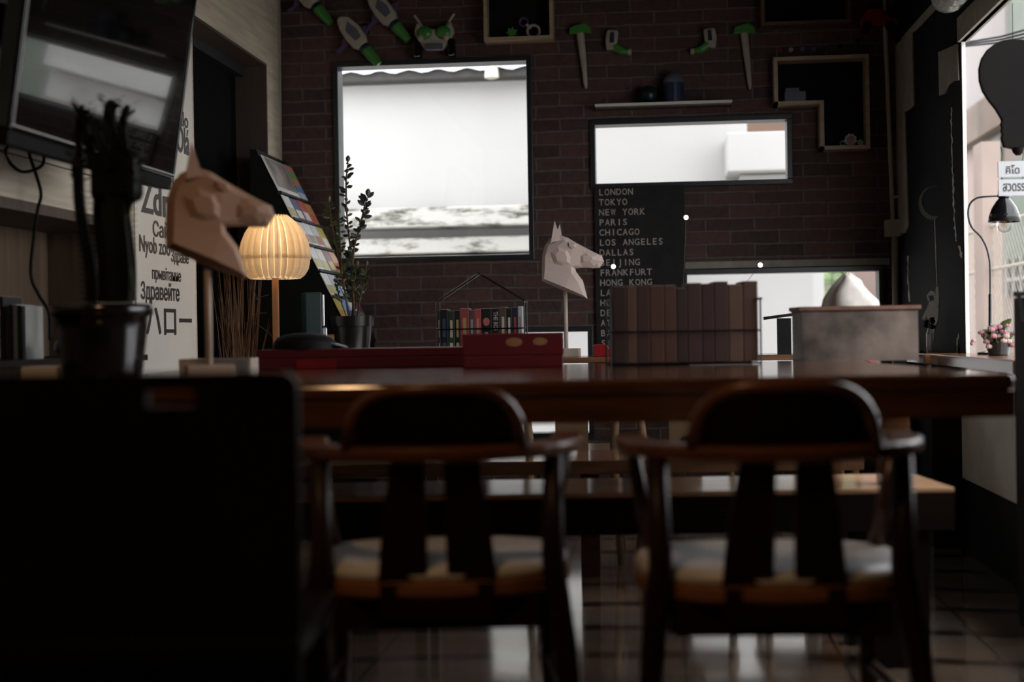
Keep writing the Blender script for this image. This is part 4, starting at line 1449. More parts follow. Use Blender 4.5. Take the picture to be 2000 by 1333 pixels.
# ================================================================== HORSE BUSTS
def horse(loc, rz, label, m, kbase):
    t = thing('horse_bust', label, 'bust', loc, rz, 'faceted horse busts on poles')
    # outline (x forward, z up) measured about the pole foot
    S = 1 / (3.702 * 476.0)
    O = (1353, 1082)
    out = [(1278, 205), (1330, 200), (1375, 215), (1430, 250), (1500, 290), (1590, 338), (1622, 352), (1637, 395), (1605, 440), (1560, 442), (1500, 436), (1425, 440), (1432, 465), (1480, 530), (1512, 662), (1350, 605), (1185, 530), (1185, 450), (1190, 340), (1210, 270), (1245, 222)]
    wid = [.020, .030, .036, .034, .026, .022, .022, .020, .020, .020, .022, .034, .036, .040, .036, .050, .042, .036, .032, .026, .022]
    Pt = [((x - O[0]) * S, -(y - O[1]) * S) for x, y in out]
    n = len(Pt)
    # inset loops carry the width
    def inset(i, d):
        a_, b_, c_ = Vector(Pt[i - 1]), Vector(Pt[i]), Vector(Pt[(i + 1) % n])
        e1, e2 = (b_ - a_).normalized(), (c_ - b_).normalized()
        nn = Vector((e1.y + e2.y, -(e1.x + e2.x)))
        if nn.length < 1e-6:
            nn = Vector((e1.y, -e1.x))
        return b_ + nn.normalized() * d
    vs = []
    for i in range(n):
        vs.append((Pt[i][0], 0.012, Pt[i][1]))
    for i in range(n):
        vs.append((Pt[i][0], -0.012, Pt[i][1]))
    ins = [inset(i, 0.016) for i in range(n)]
    for i in range(n):
        vs.append((ins[i].x, wid[i], ins[i].y))
    for i in range(n):
        vs.append((ins[i].x, -wid[i], ins[i].y))
    fs = []
    for i in range(n):
        j = (i + 1) % n
        fs += [(i, j, n + j, n + i), (i, 2 * n + i, 2 * n + j, j), (n + i, n + j, 3 * n + j, 3 * n + i)]
    fs.append(tuple(range(2 * n, 3 * n)))
    fs.append(tuple(reversed(range(3 * n, 4 * n))))
    head = MB().add(vs, fs).build('head', m, t)
    bm = bmesh.new()
    bm.from_mesh(head.data)
    bmesh.ops.triangulate(bm, faces=[f_ for f_ in bm.faces if len(f_.verts) > 4])
    bmesh.ops.recalc_face_normals(bm, faces=bm.faces)
    bm.to_mesh(head.data)
    bm.free()

    def T(x, y):
        return ((x - O[0]) * S, -(y - O[1]) * S)
    for sd in (-1, 1):
        # jaw plate, brow ridge, cheek bone and nostril as raised facets
        def plate(nm, pts_, base_w, top_w, sh):
            P_ = [T(*q_) for q_ in pts_]
            c_ = Vector((sum(q_[0] for q_ in P_) / len(P_), sum(q_[1] for q_ in P_) / len(P_)))
            k_ = len(P_)
            v_ = [(q_[0], sd * base_w, q_[1]) for q_ in P_] + [(c_.x + (q_[0] - c_.x) * sh, sd * top_w, c_.y + (q_[1] - c_.y) * sh) for q_ in P_]
            f_ = [tuple(range(k_, 2 * k_)), tuple(range(k_))] + [(i, (i + 1) % k_, k_ + (i + 1) % k_, k_ + i) for i in range(k_)]
            MB().add(v_, f_).build(nm, m, t)
        plate('jaw', [(1228, 310), (1300, 252), (1395, 285), (1430, 360), (1424, 434), (1340, 448), (1262, 425)], 0.027, 0.042, 0.42)
        plate('brow', [(1370, 235), (1440, 262), (1460, 300), (1420, 315), (1375, 290)], 0.020, 0.041, 0.45)
        plate('muzzle', [(1425, 330), (1520, 312), (1605, 345), (1622, 395), (1570, 430), (1435, 430)], 0.018, 0.030, 0.35)
        # ears
        E = [T(1262, 250), T(1334, 236), T(1290 if sd < 0 else 1312, 92 if sd < 0 else 108)]
        y0_ = sd * 0.026
        v_ = [(E[0][0], y0_ - 0.013, E[0][1]), (E[1][0], y0_ - 0.006, E[1][1]), (E[1][0] - 0.006, y0_ + 0.013, E[1][1]), (E[0][0], y0_ + 0.013, E[0][1]), (E[2][0], y0_ + sd * 0.006, E[2][1])]
        MB().add(v_, [(0, 1, 4), (1, 2, 4), (2, 3, 4), (3, 0, 4), (3, 2, 1, 0)]).build('ear', m, t)
    hz = Pt[15][1]
    MB().tube([(0, 0, 0.0), (0, 0, hz + 0.03)], 0.0085, 12).build('pole', 'pole', t, smooth=True)
    MB().box(-0.055, 0.055, -0.045, 0.045, 0, 0.034 * kbase).build('base', 'pole', t, bevel=0.002)
    return t


p = at(1106, 697, 5.86)
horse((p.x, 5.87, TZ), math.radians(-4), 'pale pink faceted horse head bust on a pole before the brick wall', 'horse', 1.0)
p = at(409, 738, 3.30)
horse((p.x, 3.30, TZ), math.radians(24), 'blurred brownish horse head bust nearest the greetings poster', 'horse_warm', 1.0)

# ================================================================== PLEATED LAMP
p = at(540, 690, 5.76)
lp = thing('pleated_lamp', 'lit table lamp with pumpkin shaped pleated wooden shade', 'lamp', (p.x, 5.76, TZ))
zt_ = at(540, 420, 5.76).z - TZ
zb_ = at(540, 545, 5.76).z - TZ
zm_ = zb_ + (zt_ - zb_) * 0.36
H_ = zt_ - zb_
R_ = 0.150
MB().lathe([(0.07, 0), (0.075, 0.004), (0.075, 0.014), (0.02, 0.02)], 28).build('base', 'lamp_wood', lp, smooth=True)
MB().box(-0.012, 0.012, -0.012, 0.012, 0.015, zb_ + 0.06).build('stem', 'lamp_wood', lp, bevel=0.002)


def fins(nm, prof, n, inner):
    mb = MB()
    for k_ in range(n):
        a_ = 2 * PI * k_ / n
        da = PI / n * 0.93
        vs, fs = [], []
        for (r_, z_) in prof:
            for (dr, dd) in ((inner, -da), (0.0, 0.0), (inner, da)):
                rr = r_ * (1 - dr)
                vs.append((rr * math.cos(a_ + dd), rr * math.sin(a_ + dd), z_))
        for i in range(len(prof) - 1):
            b_ = 3 * i
            fs += [(b_, b_ + 1, b_ + 4, b_ + 3), (b_ + 1, b_ + 2, b_ + 5, b_ + 4)]
        mb.add(vs, fs)
    return mb.build(nm, 'shade', lp, smooth=False)


def prof_at(t_):
    # t 0 bottom .. 1 top
    keys = [(0.0, 0.72), (0.05, 0.84), (0.14, 0.95), (0.28, 1.0), (0.42, 0.985), (0.58, 0.92), (0.74, 0.80), (0.88, 0.62), (1.0, 0.36)]
    for (a_, b_), (c_, d_) in zip(keys, keys[1:]):
        if a_ <= t_ <= c_:
            return R_ * (b_ + (d_ - b_) * (t_ - a_) / (c_ - a_))
    return R_ * 0.36


fins('upper_pleats', [(prof_at(0.30 + 0.70 * i / 10), zb_ + H_ * (0.30 + 0.70 * i / 10)) for i in range(11)], 26, 0.20)
fins('lower_pleats', [(prof_at(0.36 * i / 7) * 0.965, zb_ + H_ * 0.36 * i / 7) for i in range(8)], 26, 0.20)
MB().lathe([(R_ * 0.62, zb_ + 0.01), (R_ * 0.70, zb_ + H_ * 0.3), (R_ * 0.60, zb_ + H_ * 0.6), (R_ * 0.28, zb_ + H_ * 0.97)], 32).build('added_diffuser', 'shade', lp, smooth=True)  # added translucent sleeve that hides the bulb between the fins
MB().lathe([(0.052, zt_ - 0.006), (0.054, zt_), (0.030, zt_ + 0.001)], 24).build('collar', 'lamp_wood', lp)
MB().sph((0, 0, zb_ + H_ * 0.64), 0.026).build('bulb', 'bulb_lit', lp, smooth=True)
L_ = lamp_light('pleated_lamp_light', (p.x, 5.76, TZ + zb_ + H_ * 0.64), 1.5, (1.0, 0.86, 0.69), 0.03)
L_.data.name = 'pleated_lamp_light'
L_.parent = lp
L_.location = (0, 0, zb_ + H_ * 0.64)

# ================================================================== BROCHURE RACK
rk = thing('brochure_rack', 'slanted black rack full of brochures in the left back corner', 'rack', (-1.86, 6.37, 0))
RW = 0.56


def rkp(t_):
    # along the slope: top (t 0) to foot (t 1)
    return Vector((0.035 + 0.42 * t_, 0, 1.70 - 0.86 * t_))


n_ = Vector((0.86, 0, 0.42)).normalized()
dn = (rkp(1) - rkp(0)).normalized()
a_, b_ = rkp(-0.02), rkp(1.02)
MB().poly3([a_ + n_ * -0.012, a_, b_, b_ + n_ * -0.012], (0, RW, 0)).build('board', 'black_matt', rk)
for y_ in (0.0, RW - 0.012):
    MB().poly3([a_ + n_ * -0.012, b_ + n_ * -0.012, Vector((b_.x - 0.01, 0, 0.0)), Vector((0.0, 0, 0.0)), Vector((0.0, 0, a_.z))], (0, 0.012, 0)).build('side_panel', 'black_matt', rk).location = (0, y_, 0)
TT = [0.21, 0.35, 0.49, 0.63, 0.77, 0.91]
for tt in TT:
    q_ = rkp(tt + 0.02)
    MB().poly3([q_, q_ + n_ * 0.016, q_ + n_ * 0.016 - dn * 0.014, q_ + n_ * 0.013 - dn * 0.014, q_ + n_ * 0.013 - dn * 0.004, q_ - dn * 0.004], (0, RW, 0)).build('ledge', 'black_matt', rk)
bcol = [('cream', (0.86, 0.82, 0.72)), ('white', (0.90, 0.90, 0.90)), ('sky blue', (0.26, 0.45, 0.74)), ('red and white', (0.50, 0.08, 0.07)), ('yellow', (0.62, 0.50, 0.12)), ('olive', (0.22, 0.26, 0.10)), ('navy', (0.05, 0.07, 0.2)), ('orange', (0.60, 0.25, 0.08)), ('pale grey', (0.72, 0.74, 0.76)), ('plum', (0.2, 0.06, 0.1))]
ordn = ['first', 'second', 'third', 'fourth', 'fifth']
tiern = ['second', 'third', 'fourth', 'fifth', 'lowest']
rr_ = random.Random(4)
tiers = [(0.35, [1, 6, 3, 7]), (0.49, [0, 1, 8, 4]), (0.63, [1, 0, 9, 7]), (0.77, [1, 8, 6, 3]), (0.91, [4, 2, 1, 9])]
RO = Vector((-1.86, 6.37, 0))
for ti, (tt, cs) in enumerate(tiers):
    foot = rkp(tt + 0.02) - dn * 0.008 + n_ * 0.006
    for j, ci in enumerate(cs):
        nm, c_ = bcol[ci]
        y0_ = 0.008 + j * 0.137
        hgt = 0.128 + rr_.uniform(-0.008, 0.008)
        wd = 0.126
        o_ = RO + foot + Vector((0, y0_, 0))
        t = thing('brochure', '%s brochure, %s from the near end on the %s tier of the rack' % (nm, ordn[j], tiern[ti]), 'brochure', o_, 0, 'brochures on the corner rack')
        MB().poly3([Vector((0, 0, 0)), n_ * 0.004, n_ * 0.004 - dn * hgt, -dn * hgt], (0, wd, 0)).build('leaf', cmat('print_' + nm.replace(' ', '_'), c_, 0.35), t)
        c2 = bcol[(ci + 3 + j) % 10]
        e = n_ * 0.0042
        MB().poly3([e - dn * hgt * 0.15 + Vector((0, wd * .1, 0)), e - dn * hgt * 0.15 + Vector((0, wd * .9, 0)), e - dn * hgt * 0.5 + Vector((0, wd * .9, 0)), e - dn * hgt * 0.5 + Vector((0, wd * .1, 0))], n_ * 0.0006).build('printed_panel', cmat('print_' + c2[0].replace(' ', '_'), c2[1], 0.35), t)
# top tier: framed picture and a striped leaflet
foot = rkp(0.22) - dn * 0.008 + n_ * 0.006
t = thing('picture_print', 'large pale bordered print on the top tier of the rack', 'print', RO + foot + Vector((0, 0.0, 0)), 0)
MB().poly3([Vector((0, 0, 0)), n_ * 0.004, n_ * 0.004 - dn * 0.185, -dn * 0.185], (0, 0.40, 0)).build('sheet', 'paper', t)
e = n_ * 0.0042
MB().poly3([e - dn * 0.025 + Vector((0, .03, 0)), e - dn * 0.025 + Vector((0, .39, 0)), e - dn * 0.18 + Vector((0, .39, 0)), e - dn * 0.18 + Vector((0, .03, 0))], n_ * 0.0006).build('image', mat('print_image', (0.16, 0.13, 0.11), 0.4, var=0.6, scale=9, col2=(0.45, 0.36, 0.30)), t)
t = thing('striped_leaflet', 'tall leaflet in green, orange and blue bands right of the large print', 'leaflet', RO + foot + Vector((0, 0.42, 0)), 0)
cols_ = [(0.55, 0.60, 0.66), (0.10, 0.22, 0.46), (0.60, 0.22, 0.09), (0.16, 0.34, 0.10), (0.5, 0.2, 0.18)]
for i, c_ in enumerate(cols_):
    a0, a1 = 0.19 * i / 5, 0.19 * (i + 1) / 5
    MB().poly3([-dn * a0, n_ * 0.005 - dn * a0, n_ * 0.005 - dn * a1, -dn * a1], (0, 0.13, 0)).build('band', cmat('leaflet_band_%s' % 'abcde'[i], c_), t)

# ================================================================== TEAL DISPENSER, PLANT, WIRE RACK on the counter
p = at(612, 690, 5.86)
td = thing('tin_dispenser', 'dark teal tin dispenser with shiny front beside the black plant pot', 'dispenser', (p.x, 5.86, TZ), math.radians(24))
hz_ = at(610, 572, 5.86).z - TZ
MB().box(-0.040, 0.03, -0.05, 0.05, 0, hz_).build('body', 'teal', td, bevel=0.005)
MB().box(0.0301, 0.042, -0.046, 0.046, hz_ * 0.50, hz_ * 0.97).build('window_plate', 'chrome', td, bevel=0.003)
MB().box(0.0301, 0.052, -0.046, 0.046, 0.0, hz_ * 0.48).build('lower_plate', 'chrome', td, bevel=0.003)
MB().tube([(0.05, -0.01, hz_ * 0.32), (0.085, -0.01, hz_ * 0.32)], [0.014, 0.018], 12).build('knob', 'cork', td)

p = at(687, 690, 5.95)
pp = thing('potted_shrub', 'leafy shrub in a black plastic pot on the counter by the window', 'plant', (p.x, 5.95, TZ))
zr = at(687, 618, 5.95).z - TZ
MB().lathe([(0.070, 0), (0.073, 0.003), (0.088, zr - 0.045), (0.097, zr - 0.043), (0.100, zr), (0.095, zr), (0.088, zr - 0.03)], 64).build('pot', 'pot_plastic', pp, smooth=False)
MB().lathe([(0.001, zr - 0.02), (0.090, zr - 0.02)], 24).build('soil', 'soil', pp)


def pl(px, py, Y=5.95):
    q_ = at(px, py, Y)
    return Vector((q_.x - pp.location.x, q_.y - 5.95, q_.z - TZ))


def leaf(mb, p_, d_, ln, w_):
    d_ = d_.normalized()
    sd = d_.cross(Vector((0.3, -1, 0.4)).normalized())
    sd = sd.normalized() if sd.length > 0.1 else Vector((1, 0, 0))
    nn = d_.cross(sd)
    vs = [p_]
    for (a_, b_) in ((0.3, 0.8), (0.6, 1.0), (0.85, 0.6)):
        vs += [p_ + d_ * ln * a_ + sd * w_ * b_ + nn * 0.002, p_ + d_ * ln * a_ + nn * -0.001, p_ + d_ * ln * a_ - sd * w_ * b_ + nn * 0.002]
    vs.append(p_ + d_ * ln)
    mb.add(vs, [(0, 2, 1), (0, 3, 2), (1, 2, 5, 4), (2, 3, 6, 5), (4, 5, 8, 7), (5, 6, 9, 8), (7, 8, 10), (8, 9, 10)])


lr = random.Random(11)
stems = [([(690, 625), (688, 560), (686, 500), (680, 450), (676, 400), (676, 350), (679, 318)], 1.0, 'leaf_dark'),
         ([(692, 625), (690, 570), (688, 520), (692, 480), (704, 440), (712, 405), (718, 385)], 1.15, 'leaf_dark'),
         ([(682, 625), (672, 560), (660, 500), (648, 440), (642, 395)], 0.9, 'leaf'),
         ([(684, 625), (676, 580), (668, 540), (664, 470), (662, 420)], 0.8, 'leaf'),
         ([(696, 625), (704, 580), (712, 550), (716, 520)], 0.75, 'leaf'),
         ([(690, 625), (696, 590), (692, 550), (698, 520)], 0.75, 'leaf'),
         ([(686, 625), (690, 590), (682, 560), (684, 530)], 0.75, 'leaf'),
         ([(680, 625), (668, 596), (660, 570), (658, 545)], 0.7, 'leaf')]
for (pts, sc, lm) in stems:
    P_ = [pl(x, y, 5.95 + lr.uniform(-.02, .02)) for x, y in pts]
    P_[0] = Vector((P_[0].x, P_[0].y, zr - 0.02))
    st_ = MB().tube(P_, [0.004 * sc] * (len(P_) - 1) + [0.0015], 6).build('stem', 'stem', pp, smooth=True)
    mb = MB()
    for i in range(len(P_) - 1):
        if i == 0:
            continue
        a_, b_ = P_[i], P_[i + 1]
        nl = 9
        for k_ in range(nl):
            q_ = a_.lerp(b_, k_ / nl)
            an = lr.uniform(0, 2 * PI)
            d_ = Vector((math.cos(an), 0.6 * math.sin(an), lr.uniform(0.1, 0.9)))
            ln = lr.uniform(0.024, 0.040) * sc
            leaf(mb, q_, d_, ln, ln * 0.23)
    leaf(mb, P_[-1], Vector((0.1, 0, 1)), 0.032 * sc, 0.010 * sc)
    mb.build('leaves', lm, st_)

# wire book rack with paperbacks
def wire_rack(loc, rz, w_, h_, apex, dep_, label, name='wire_book_rack'):
    t = thing(name, label, 'book rack', loc, rz)
    r_ = 0.0028
    for y_ in (0.0, dep_):
        MB().tube([(0, y_, 0), (0, y_, h_)], r_, 8).build('upright', 'black_metal', t)
        MB().tube([(w_, y_, 0), (w_, y_, h_)], r_, 8).build('upright', 'black_metal', t)
        MB().tube([(0, y_, 0.004), (w_, y_, 0.004)], r_, 8).build('floor_wire', 'black_metal', t)
        if apex:
            MB().tube([(0, y_, h_), (w_ * 0.49, y_, apex), (w_, y_, h_)], r_ * 0.8, 8).build('roof_wire', 'black_metal', t)
        MB().tube([(0, y_, h_ * 0.52), (w_, y_, h_ * 0.52)], r_ * 0.9, 8).build('rail', 'black_metal', t)
    for x_, z_ in ((0, h_), (w_, h_)) + (((w_ * 0.49, apex),) if apex else ()):
        MB().box(x_ - 0.006, x_ + 0.006, 0, dep_, z_ - 0.003, z_ + 0.003).build('cross_plate', 'chrome', t)
    return t


p, q = at(852, 690, 5.80), at(1025, 690, 5.80)
rw = q.x - p.x
rh = at(852, 591, 5.80).z - TZ
ra = at(935, 534, 5.80).z - TZ
wire_rack((p.x, 5.80, TZ), 0, rw, rh, ra, 0.11, 'house shaped black wire book rack on the counter')
pb = [('black', (0.015, 0.014, 0.014), 'orange'), ('black', (0.012, 0.012, 0.016), 'blue'), ('dark green', (0.03, 0.045, 0.035), 'cream'), ('black', (0.018, 0.016, 0.014), 'gold'), ('red', (0.28, 0.06, 0.05), 'gold'), ('dull plum', (0.10, 0.05, 0.05), 'grey'), ('bright red', (0.36, 0.07, 0.06), 'pink'), ('black', (0.012, 0.012, 0.012), 'disc'), ('black', (0.014, 0.014, 0.014), 'THE BOS'), ('brown', (0.09, 0.055, 0.04), 'cream'), ('black', (0.012, 0.012, 0.014), 'white'), ('navy', (0.02, 0.022, 0.035), 'red'), ('white', (0.60, 0.60, 0.58), 'grey')]
extra = {'orange': (0.5, 0.22, 0.12), 'blue': (0.04, 0.06, 0.13), 'cream': (0.5, 0.42, 0.32), 'gold': (0.40, 0.27, 0.12), 'grey': (0.3, 0.3, 0.3), 'pink': (0.5, 0.2, 0.2), 'white': (0.6, 0.57, 0.5), 'red': (0.35, 0.05, 0.05)}
edges = [856, 861, 876, 889, 900, 917, 928, 941, 961, 977, 990, 1001, 1013, 1021]
posn = ['first', 'second', 'third', 'fourth', 'fifth', 'sixth', 'seventh', 'eighth', 'ninth', 'tenth', 'eleventh', 'twelfth', 'thirteenth']
for i, (nm, c_, dec) in enumerate(pb):
    xa, xb = at(edges[i], 650, 5.82).x, at(edges[i + 1], 650, 5.82).x
    w_ = xb - xa - 0.0012
    top_py = [606, 604, 607, 606, 602, 606, 604, 603, 603, 601, 603, 602, 600][i]
    h_ = at(940, top_py, 5.82).z - (TZ + 0.008)
    b_ = thing('paperback', '%s paperback with %s on its spine, %s from left in the wire rack' % (nm, {'disc': 'a red disc', 'THE BOS': 'tall pale capitals'}.get(dec, dec + ' marks'), posn[i]), 'book', (xa, 5.812, TZ + 0.008), 0, 'paperbacks in the wire rack')
    MB().box(0, w_, 0, 0.09, 0, h_).build('cover', cmat('paperback_' + nm.replace(' ', '_'), c_, 0.4), b_, bevel=0.0015)
    MB().box(0.0015, w_ - 0.0015, 0.002, 0.0905, 0.002, h_ + 0.0004).build('pages', 'paper', b_)
    if dec == 'THE BOS':
        fit_text('lettering', 'THE BOS', 'chalk_ink', b_, (w_ * 0.24, -0.0002, h_ * 0.93), (0, 0, -1), (1, 0, 0), h_ * 0.40, w_ * 0.55, 0.01, 0.0004)
    elif dec == 'disc':
        pr = [(w_ / 2 + 0.014 * math.cos(2 * PI * k_ / 18), h_ * 0.72 + 0.017 * math.sin(2 * PI * k_ / 18)) for k_ in range(18)]
        MB().prism(pr, (0, 0, 0), (1, 0, 0), (0, 0, 1), (0, -0.0005, 0)).build('spine_disc', cmat('spine_disc', (0.45, 0.12, 0.09)), b_)
        MB().box(w_ * .35, w_ * .65, -0.0005, 0, h_ * 0.1, h_ * 0.5).build('spine_panel', cmat('spine_grey', extra['grey']), b_)
    else:
        MB().box(w_ * .3, w_ * .7, -0.0005, 0, h_ * 0.42, h_ * 0.80).build('spine_panel', cmat('spine_' + dec, extra[dec]), b_)
        MB().box(w_ * .25, w_ * .75, -0.0005, 0, h_ * 0.10, h_ * 0.30).build('spine_band', cmat('spine_' + dec, extra[dec]), b_)

# small red block, black holder, on the counter
p, q = at(1159, 695, 5.75), at(1196, 695, 5.75)
w_ = q.x - p.x
h_ = at(1170, 673, 5.75).z - TZ
tag(MB().prism([(0, 0), (w_, 0), (w_, h_ * 0.55), (w_ * .85, h_ * 0.6), (w_ * 0.72, h_ * .95), (w_ * .6, h_), (w_ * .08, h_), (0, h_ * .9)], (0, 0, 0), (1, 0, 0), (0, 0, 1), (0, 0.04, 0)).build('red_stapler', 'red_bright', loc=(p.x, 5.75, TZ), bevel=0.003), 'small red stapler shaped block beside the horse bust pole', 'stapler')
p = at(1530, 692, 5.7)
h_ = at(1530, 622, 5.7).z - TZ
t = thing('card_holder', 'black stand with slanted flat top left of the tin', 'stand', (p.x, 5.7, TZ))
MB().box(-0.022, 0.03, -0.02, 0.02, 0, h_).build('post', 'black_matt', t)
MB().obox((-0.012, 0, h_ + 0.008), (0.13, 0.06, 0.012), (0, -0.12, 0)).build('top', 'black_gloss', t)

# ================================================================== THINGS ON THE LONG TABLE
# brown books in a wire rack
p, q = at(1197, 715, 4.02), at(1490, 712, 4.02)
rw = q.x - p.x
rr_ = random.Random(5)
bk = [('dark red-brown', (0.028, 0.009, 0.006)), ('chestnut', (0.066, 0.024, 0.013)), ('umber', (0.040, 0.014, 0.009)), ('tan-brown', (0.092, 0.041, 0.025)), ('maroon', (0.032, 0.007, 0.007))]
seq = [0, 3, 2, 1, 1, 0, 2, 4, 2, 3, 1]
wds = [0.038, 0.028, 0.036, 0.040, 0.034, 0.030, 0.040, 0.034, 0.040, 0.040, 0.042]
tot = sum(wds)
x_ = 0.0
o_ = Vector((p.x, 4.02, TZ))
wire_rack((p.x - 0.006 * U6.x, 4.02 - 0.012, TZ), A6, rw + 0.006, 0.185, None, 0.165, 'low black wire rack holding the brown books', 'wire_book_rack')
for i, (si, w0) in enumerate(zip(seq, wds)):
    nm, c_ = bk[si]
    w_ = w0 / tot * (rw - 0.008)
    py = [556, 556, 556, 556, 556, 562, 552, 554, 550, 556, 550][i]
    h_ = at(1340, py, 4.02).z - (TZ + 0.009)
    b_ = thing('hardback', '%s old hardback, %s from left in the low rack on the table' % (nm, posn[i]), 'book', o_ + U6 * (x_ + 0.003) + Vector((0, 0, 0.008)), A6, 'brown hardbacks on the long table')
    MB().box(0, w_ - 0.0012, 0, 0.13, 0, h_).build('cover', cmat('hardback_' + nm.replace(' ', '_').replace('-', '_'), c_, 0.65), b_, bevel=0.002)
    MB().box(0.003, w_ - 0.0042, 0.004, 0.1303, 0.003, h_ + 0.0004).build('pages', 'paper', b_)
    x_ += w_
# tin with tissues
p, q = at(1560, 708, 4.3), at(1790, 704, 4.3)
w_ = q.x - p.x
c = (p + q) / 2
h_ = at(1680, 600, 4.3).z - TZ
tn = thing('metal_tin', 'worn grey metal tin with flared rim holding tissues', 'tin', (c.x, 4.36, TZ), A6)
hw = w_ / 2
prf = [(1.0, 0.0), (1.0, h_ - 0.014), (1.045, h_ - 0.006), (1.045, h_), (0.98, h_), (0.97, 0.012)]
vs = []
for (s_, z_) in prf:
    for (a_, b_) in ((-1, -1), (1, -1), (1, 1), (-1, 1)):
        vs.append((a_ * hw * s_, b_ * 0.075 * s_, z_))
fs = [(3, 2, 1, 0)]
for i in range(len(prf) - 1):
    for k_ in range(4):
        fs.append((4 * i + k_, 4 * i + (k_ + 1) % 4, 4 * i + 4 + (k_ + 1) % 4, 4 * i + 4 + k_))
fs.append((20, 21, 22, 23))
MB().add(vs, fs).build('body', 'galv', tn)
mb = MB()
mb.box(-hw * 1.05, hw * 1.05, -0.081, -0.076, h_ - 0.008, h_ + 0.003)
mb.box(-hw * 1.05, hw * 1.05, 0.076, 0.081, h_ - 0.008, h_ + 0.003)
mb.box(-hw * 1.05, -hw * 1.02, -0.076, 0.076, h_ - 0.008, h_ + 0.003)
mb.box(hw * 1.02, hw * 1.05, -0.076, 0.076, h_ - 0.008, h_ + 0.003)
mb.build('rim', 'rust_rim', tn)
# tissue tuft
mb = MB()
tr = random.Random(3)
nU, nV = 22, 8
vs = []
for j in range(nV + 1):
    v_ = j / nV
    for i in range(nU):
        a_ = 2 * PI * i / nU
        rr = (1 - 0.97 * v_ ** 2.6) ** 0.7 * (1 + 0.14 * math.sin(a_ * 4 + v_ * 5) + 0.13 * tr.uniform(-1, 1))
        vs.append((0.092 * rr * math.cos(a_) + 0.012 * math.sin(v_ * 3), 0.055 * rr * math.sin(a_), (h_ + 0.082) * v_ ** 0.8 + 0.022 * math.sin(a_ * 3) * v_ * (1 - v_ * 0.5)))
fs = []
for j in range(nV):
    for i in range(nU):
        fs.append((j * nU + i, j * nU + (i + 1) % nU, (j + 1) * nU + (i + 1) % nU, (j + 1) * nU + i))
fs.append(tuple(reversed(range(nU))))
mb.add(vs, fs)
ti = mb.build('tissue_bunch', 'tissue', smooth=True, loc=(c.x - 0.02, 4.36, TZ + 0.013))
tag(ti, 'crumpled pale tissues sticking up out of the metal tin', 'tissue')
# red boxes
p, q = at(510, 718, 4.28), at(912, 715, 4.28)
h_ = at(760, 680, 4.28).z - TZ
w_ = q.x - p.x
rb = thing('red_case', 'long flat dark red case on the table, left of the red box', 'case', (p.x, 4.24, TZ), A6)
MB().box(0, w_, 0, 0.16, 0, h_ * 0.55).build('base', 'red_card', rb, bevel=0.003)
MB().box(-0.002, w_ + 0.002, -0.002, 0.162, h_ * 0.55, h_).build('lid', 'red_card', rb, bevel=0.003)
MB().box(0.12, 0.24, -0.0035, -0.001, 0.001, h_ * .45).build('label_tab', 'red_bright', rb)
p, q = at(905, 719, 4.02), at(1100, 716, 4.02)
h_ = at(1000, 651, 4.02).z - TZ
w_ = q.x - p.x
rb = thing('red_box', 'dark red game box with ochre print before the paperbacks', 'box', (p.x, 4.02, TZ), A6)
MB().box(0, w_, 0, 0.18, 0, h_ * 0.35).build('base', 'red_card', rb, bevel=0.003)
MB().box(-0.002, w_ + 0.002, -0.002, 0.182, h_ * 0.35, h_).build('lid', 'red_card', rb, bevel=0.003)
for (fx_, fz_, r_) in ((0.30 * w_, 0.74 * h_, 0.016), (0.56 * w_, 0.75 * h_, 0.014)):
    pr = [(fx_ * 1.0 + r_ * 1.5 * math.cos(2 * PI * k_ / 16), fz_ + r_ * 0.8 * math.sin(2 * PI * k_ / 16)) for k_ in range(16)]
    MB().prism(pr, (0.06, -0.0022, 0), (1, 0, 0), (0, 0, 1), (0, -0.0008, 0)).build('printed_motif', 'motif', rb)
# black cap on the red case
p = at(585, 684, 4.32)
t = thing('black_hat', 'black cloth hat lying on the left end of the red case', 'hat', (p.x + 0.01, 4.345, TZ + at(760, 680, 4.28).z - TZ), A6)
prc = [(0.10, 0.0), (0.098, 0.02), (0.085, 0.036), (0.06, 0.046), (0.03, 0.050), (0.001, 0.051)]
MB().lathe(prc, 24).build('crown', 'black_matt', t, smooth=True)
MB().poly3([Vector((0.07, -0.05, 0.020)), Vector((0.125, -0.03, 0.004)), Vector((0.135, 0.0, 0.002)), Vector((0.125, 0.03, 0.004)), Vector((0.07, 0.05, 0.020))], (0, 0, 0.004)).build('brim', 'toy_grey', t)
# small bottle beside lamp
p = at(556, 690, 4.5)
t = thing('small_bottle', 'tiny pale bottle behind the black hat', 'bottle', (p.x, 4.40, TZ + at(760, 680, 4.28).z - TZ))
t.location = (at(553, 690, 4.375).x, 4.375 - 0.0, TZ + h_ * 0 + (at(760, 680, 4.28).z - TZ))
MB().lathe([(0.008, 0), (0.009, 0.002), (0.009, 0.022), (0.005, 0.028), (0.005, 0.034)], 14, close=True).build('body', 'sign', t, smooth=True)
MB().lathe([(0.006, 0.034), (0.006, 0.040), (0.001, 0.041)], 14).build('cap', 'paper', t)
